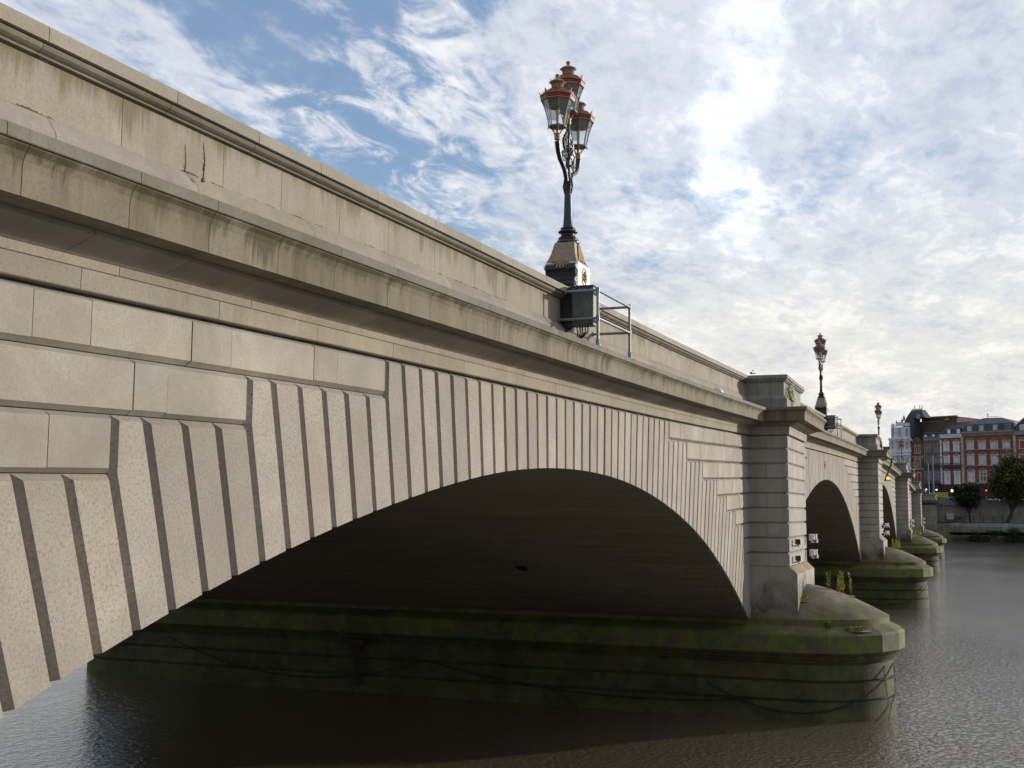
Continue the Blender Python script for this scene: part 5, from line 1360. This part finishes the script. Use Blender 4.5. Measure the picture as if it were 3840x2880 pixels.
# ------------------------------------------------------------------ street things on the far bank
M_poleb = plain('blue_grey_pole', (.06, .10, .20), .5)
for (y, zt, lab) in ((-1.78, 17.0, 'tall blue-grey pole rising in front of the dull grey-brown house'), (-.95, 15.5, 'shorter blue-grey pole left of the tall one')):
    r = thing('street_pole', lab, 'pole', (240, y, 7.35), 0, 'blue-grey poles at the bridge end')
    b = MB(); b.tube([(0, 0, 0), (0, 0, zt-7.35)], [.16, .10], 8); b.build('shaft', M_poleb, r)
    b = MB(); b.box((0, 0, .5), (.4, .4, 1.), bev=.03); b.build('base', M_poleb, r)
def signal(label, x, y, z, on):
    r = thing('traffic_light', label, 'traffic light', (x, y, 7.35), 0, 'traffic lights at the bridge end')
    b = MB(); b.tube([(0, 0, 0), (0, 0, z-7.35-.5)], .06, 8); b.build('post', M_black, r)
    b = MB(); b.box((0, 0, z-7.35+(-.0 if on else 0)), (.25, .38, 1.1), bev=.03); b.build('housing', M_black, r)
    for k, c in enumerate(((1, .05, .05), (1, .5, .05), (.1, 1, .75))):
        b = MB(); zz = z-7.35+.33-.33*k; b.lathe((0, 0, 0), [(.001, 0), (.125, 0), (.12, .03)], 12)
        b.v = [(-.14-pz, px, zz+py) for px, py, pz in b.v]
        lit = (k == 0 and on == 'r') or (k == 2 and on == 'g')
        b.build('lens', plain('lit_lens_'+on, c, emit=c, est=7.) if lit else M_lens, r)
    return r
signal('green traffic light left of the blue-grey pole', 240, -.50, 10.9, 'g'); signal('green traffic light right of the blue-grey pole', 240, -2.35, 10.84, 'g'); signal('red traffic light between the two trees', 232, -10.88, 9.92, 'r')
M_lamp = plain('warm_lamp', (.9, .7, .4), emit=(1, .75, .45), est=4.)
r = thing('shop_lantern', 'small warm lit lantern on the shopfront right of the green lights', 'lantern', (262, -5.0, 7.35))
b = MB(); b.tube([(0, 0, 0), (0, 0, 3.2)], .05, 6); b.build('post', M_black, r)
b = MB(); b.lathe((0, 0, 3.15), [(.12, 0), (.26, .05), (.22, .3), (.05, .5)], 8); b.build('globe', M_lamp, r)
r = thing('street_hoarding', 'yellow and green hoarding behind the green traffic lights', 'hoarding', (250, -2.6, 7.35))
b = MB(); b.box((0, 0, 2.35), (.1, 3.4, 1.0)); b.build('yellow_panel', plain('yellow_hoarding', (.33, .32, .02), .6), r)
b = MB(); b.box((0, -.7, 1.1), (.12, 2.0, 1.3)); b.build('green_panel', plain('green_hoarding', (.02, .16, .05), .6), r)
b = MB(); b.box((0, 1., .9), (.1, 1.2, 1.8)); b.build('dark_panel', M_black, r)
r = thing('teal_van', 'teal roof of a vehicle showing above the embankment parapet', 'van', (240, -4.86, 7.35))
M_teal = plain('teal_paint', (.02, .20, .26), .35)
b = MB(); b.box((0, 0, 1.05), (4.2, 1.5, 1.5), bev=.2); b.build('body', M_teal, r)
b = MB(); b.box((0, 0, 1.45), (4.22, 1.3, .45), bev=.05); b.build('window_band', W_dark, r)
for wx in (-1.3, 1.3):
    for wy in (-.75, .75):
        b = MB(); b.tube([(wx, wy-.1, .35), (wx, wy+.1, .35)], .35, 14); b.build('wheel', M_black, r)
def car(label, x, y, m):
    r = thing('parked_car', label, 'car', (x, y, 7.35), math.radians(80), 'cars behind the embankment parapet')
    b = MB(); pr = [(-2.1, .3), (-2.15, .75), (-1.3, .9), (-.8, 1.4), (.7, 1.42), (1.4, .95), (2.1, .8), (2.15, .35)]
    rows = [[(px, yy*(.86 if pz > 1. else 1), pz) for px, pz in pr] for yy in (-.85, .85)]
    b.grid(rows, .5, False, False); b.face(rows[0]); b.face(rows[1][::-1]); b.build('body', m, r)
    b = MB(); b.box((-.05, 0, 1.15), (1.5, 1.62, .34), bev=.06); b.build('window_band', W_sky, r)
    for wx in (-1.3, 1.35):
        for wy in (-.8, .8): b = MB(); b.tube([(wx, wy-.1, .32), (wx, wy+.1, .32)], .32, 14); b.build('wheel', M_black, r)
car('pale grey car glimpsed above the parapet between the trees', 230, -12.0, plain('silver_paint', (.35, .36, .38), .3, .3)); car('dark car glimpsed above the parapet at the right under the large tree', 230, -16.6, M_black)
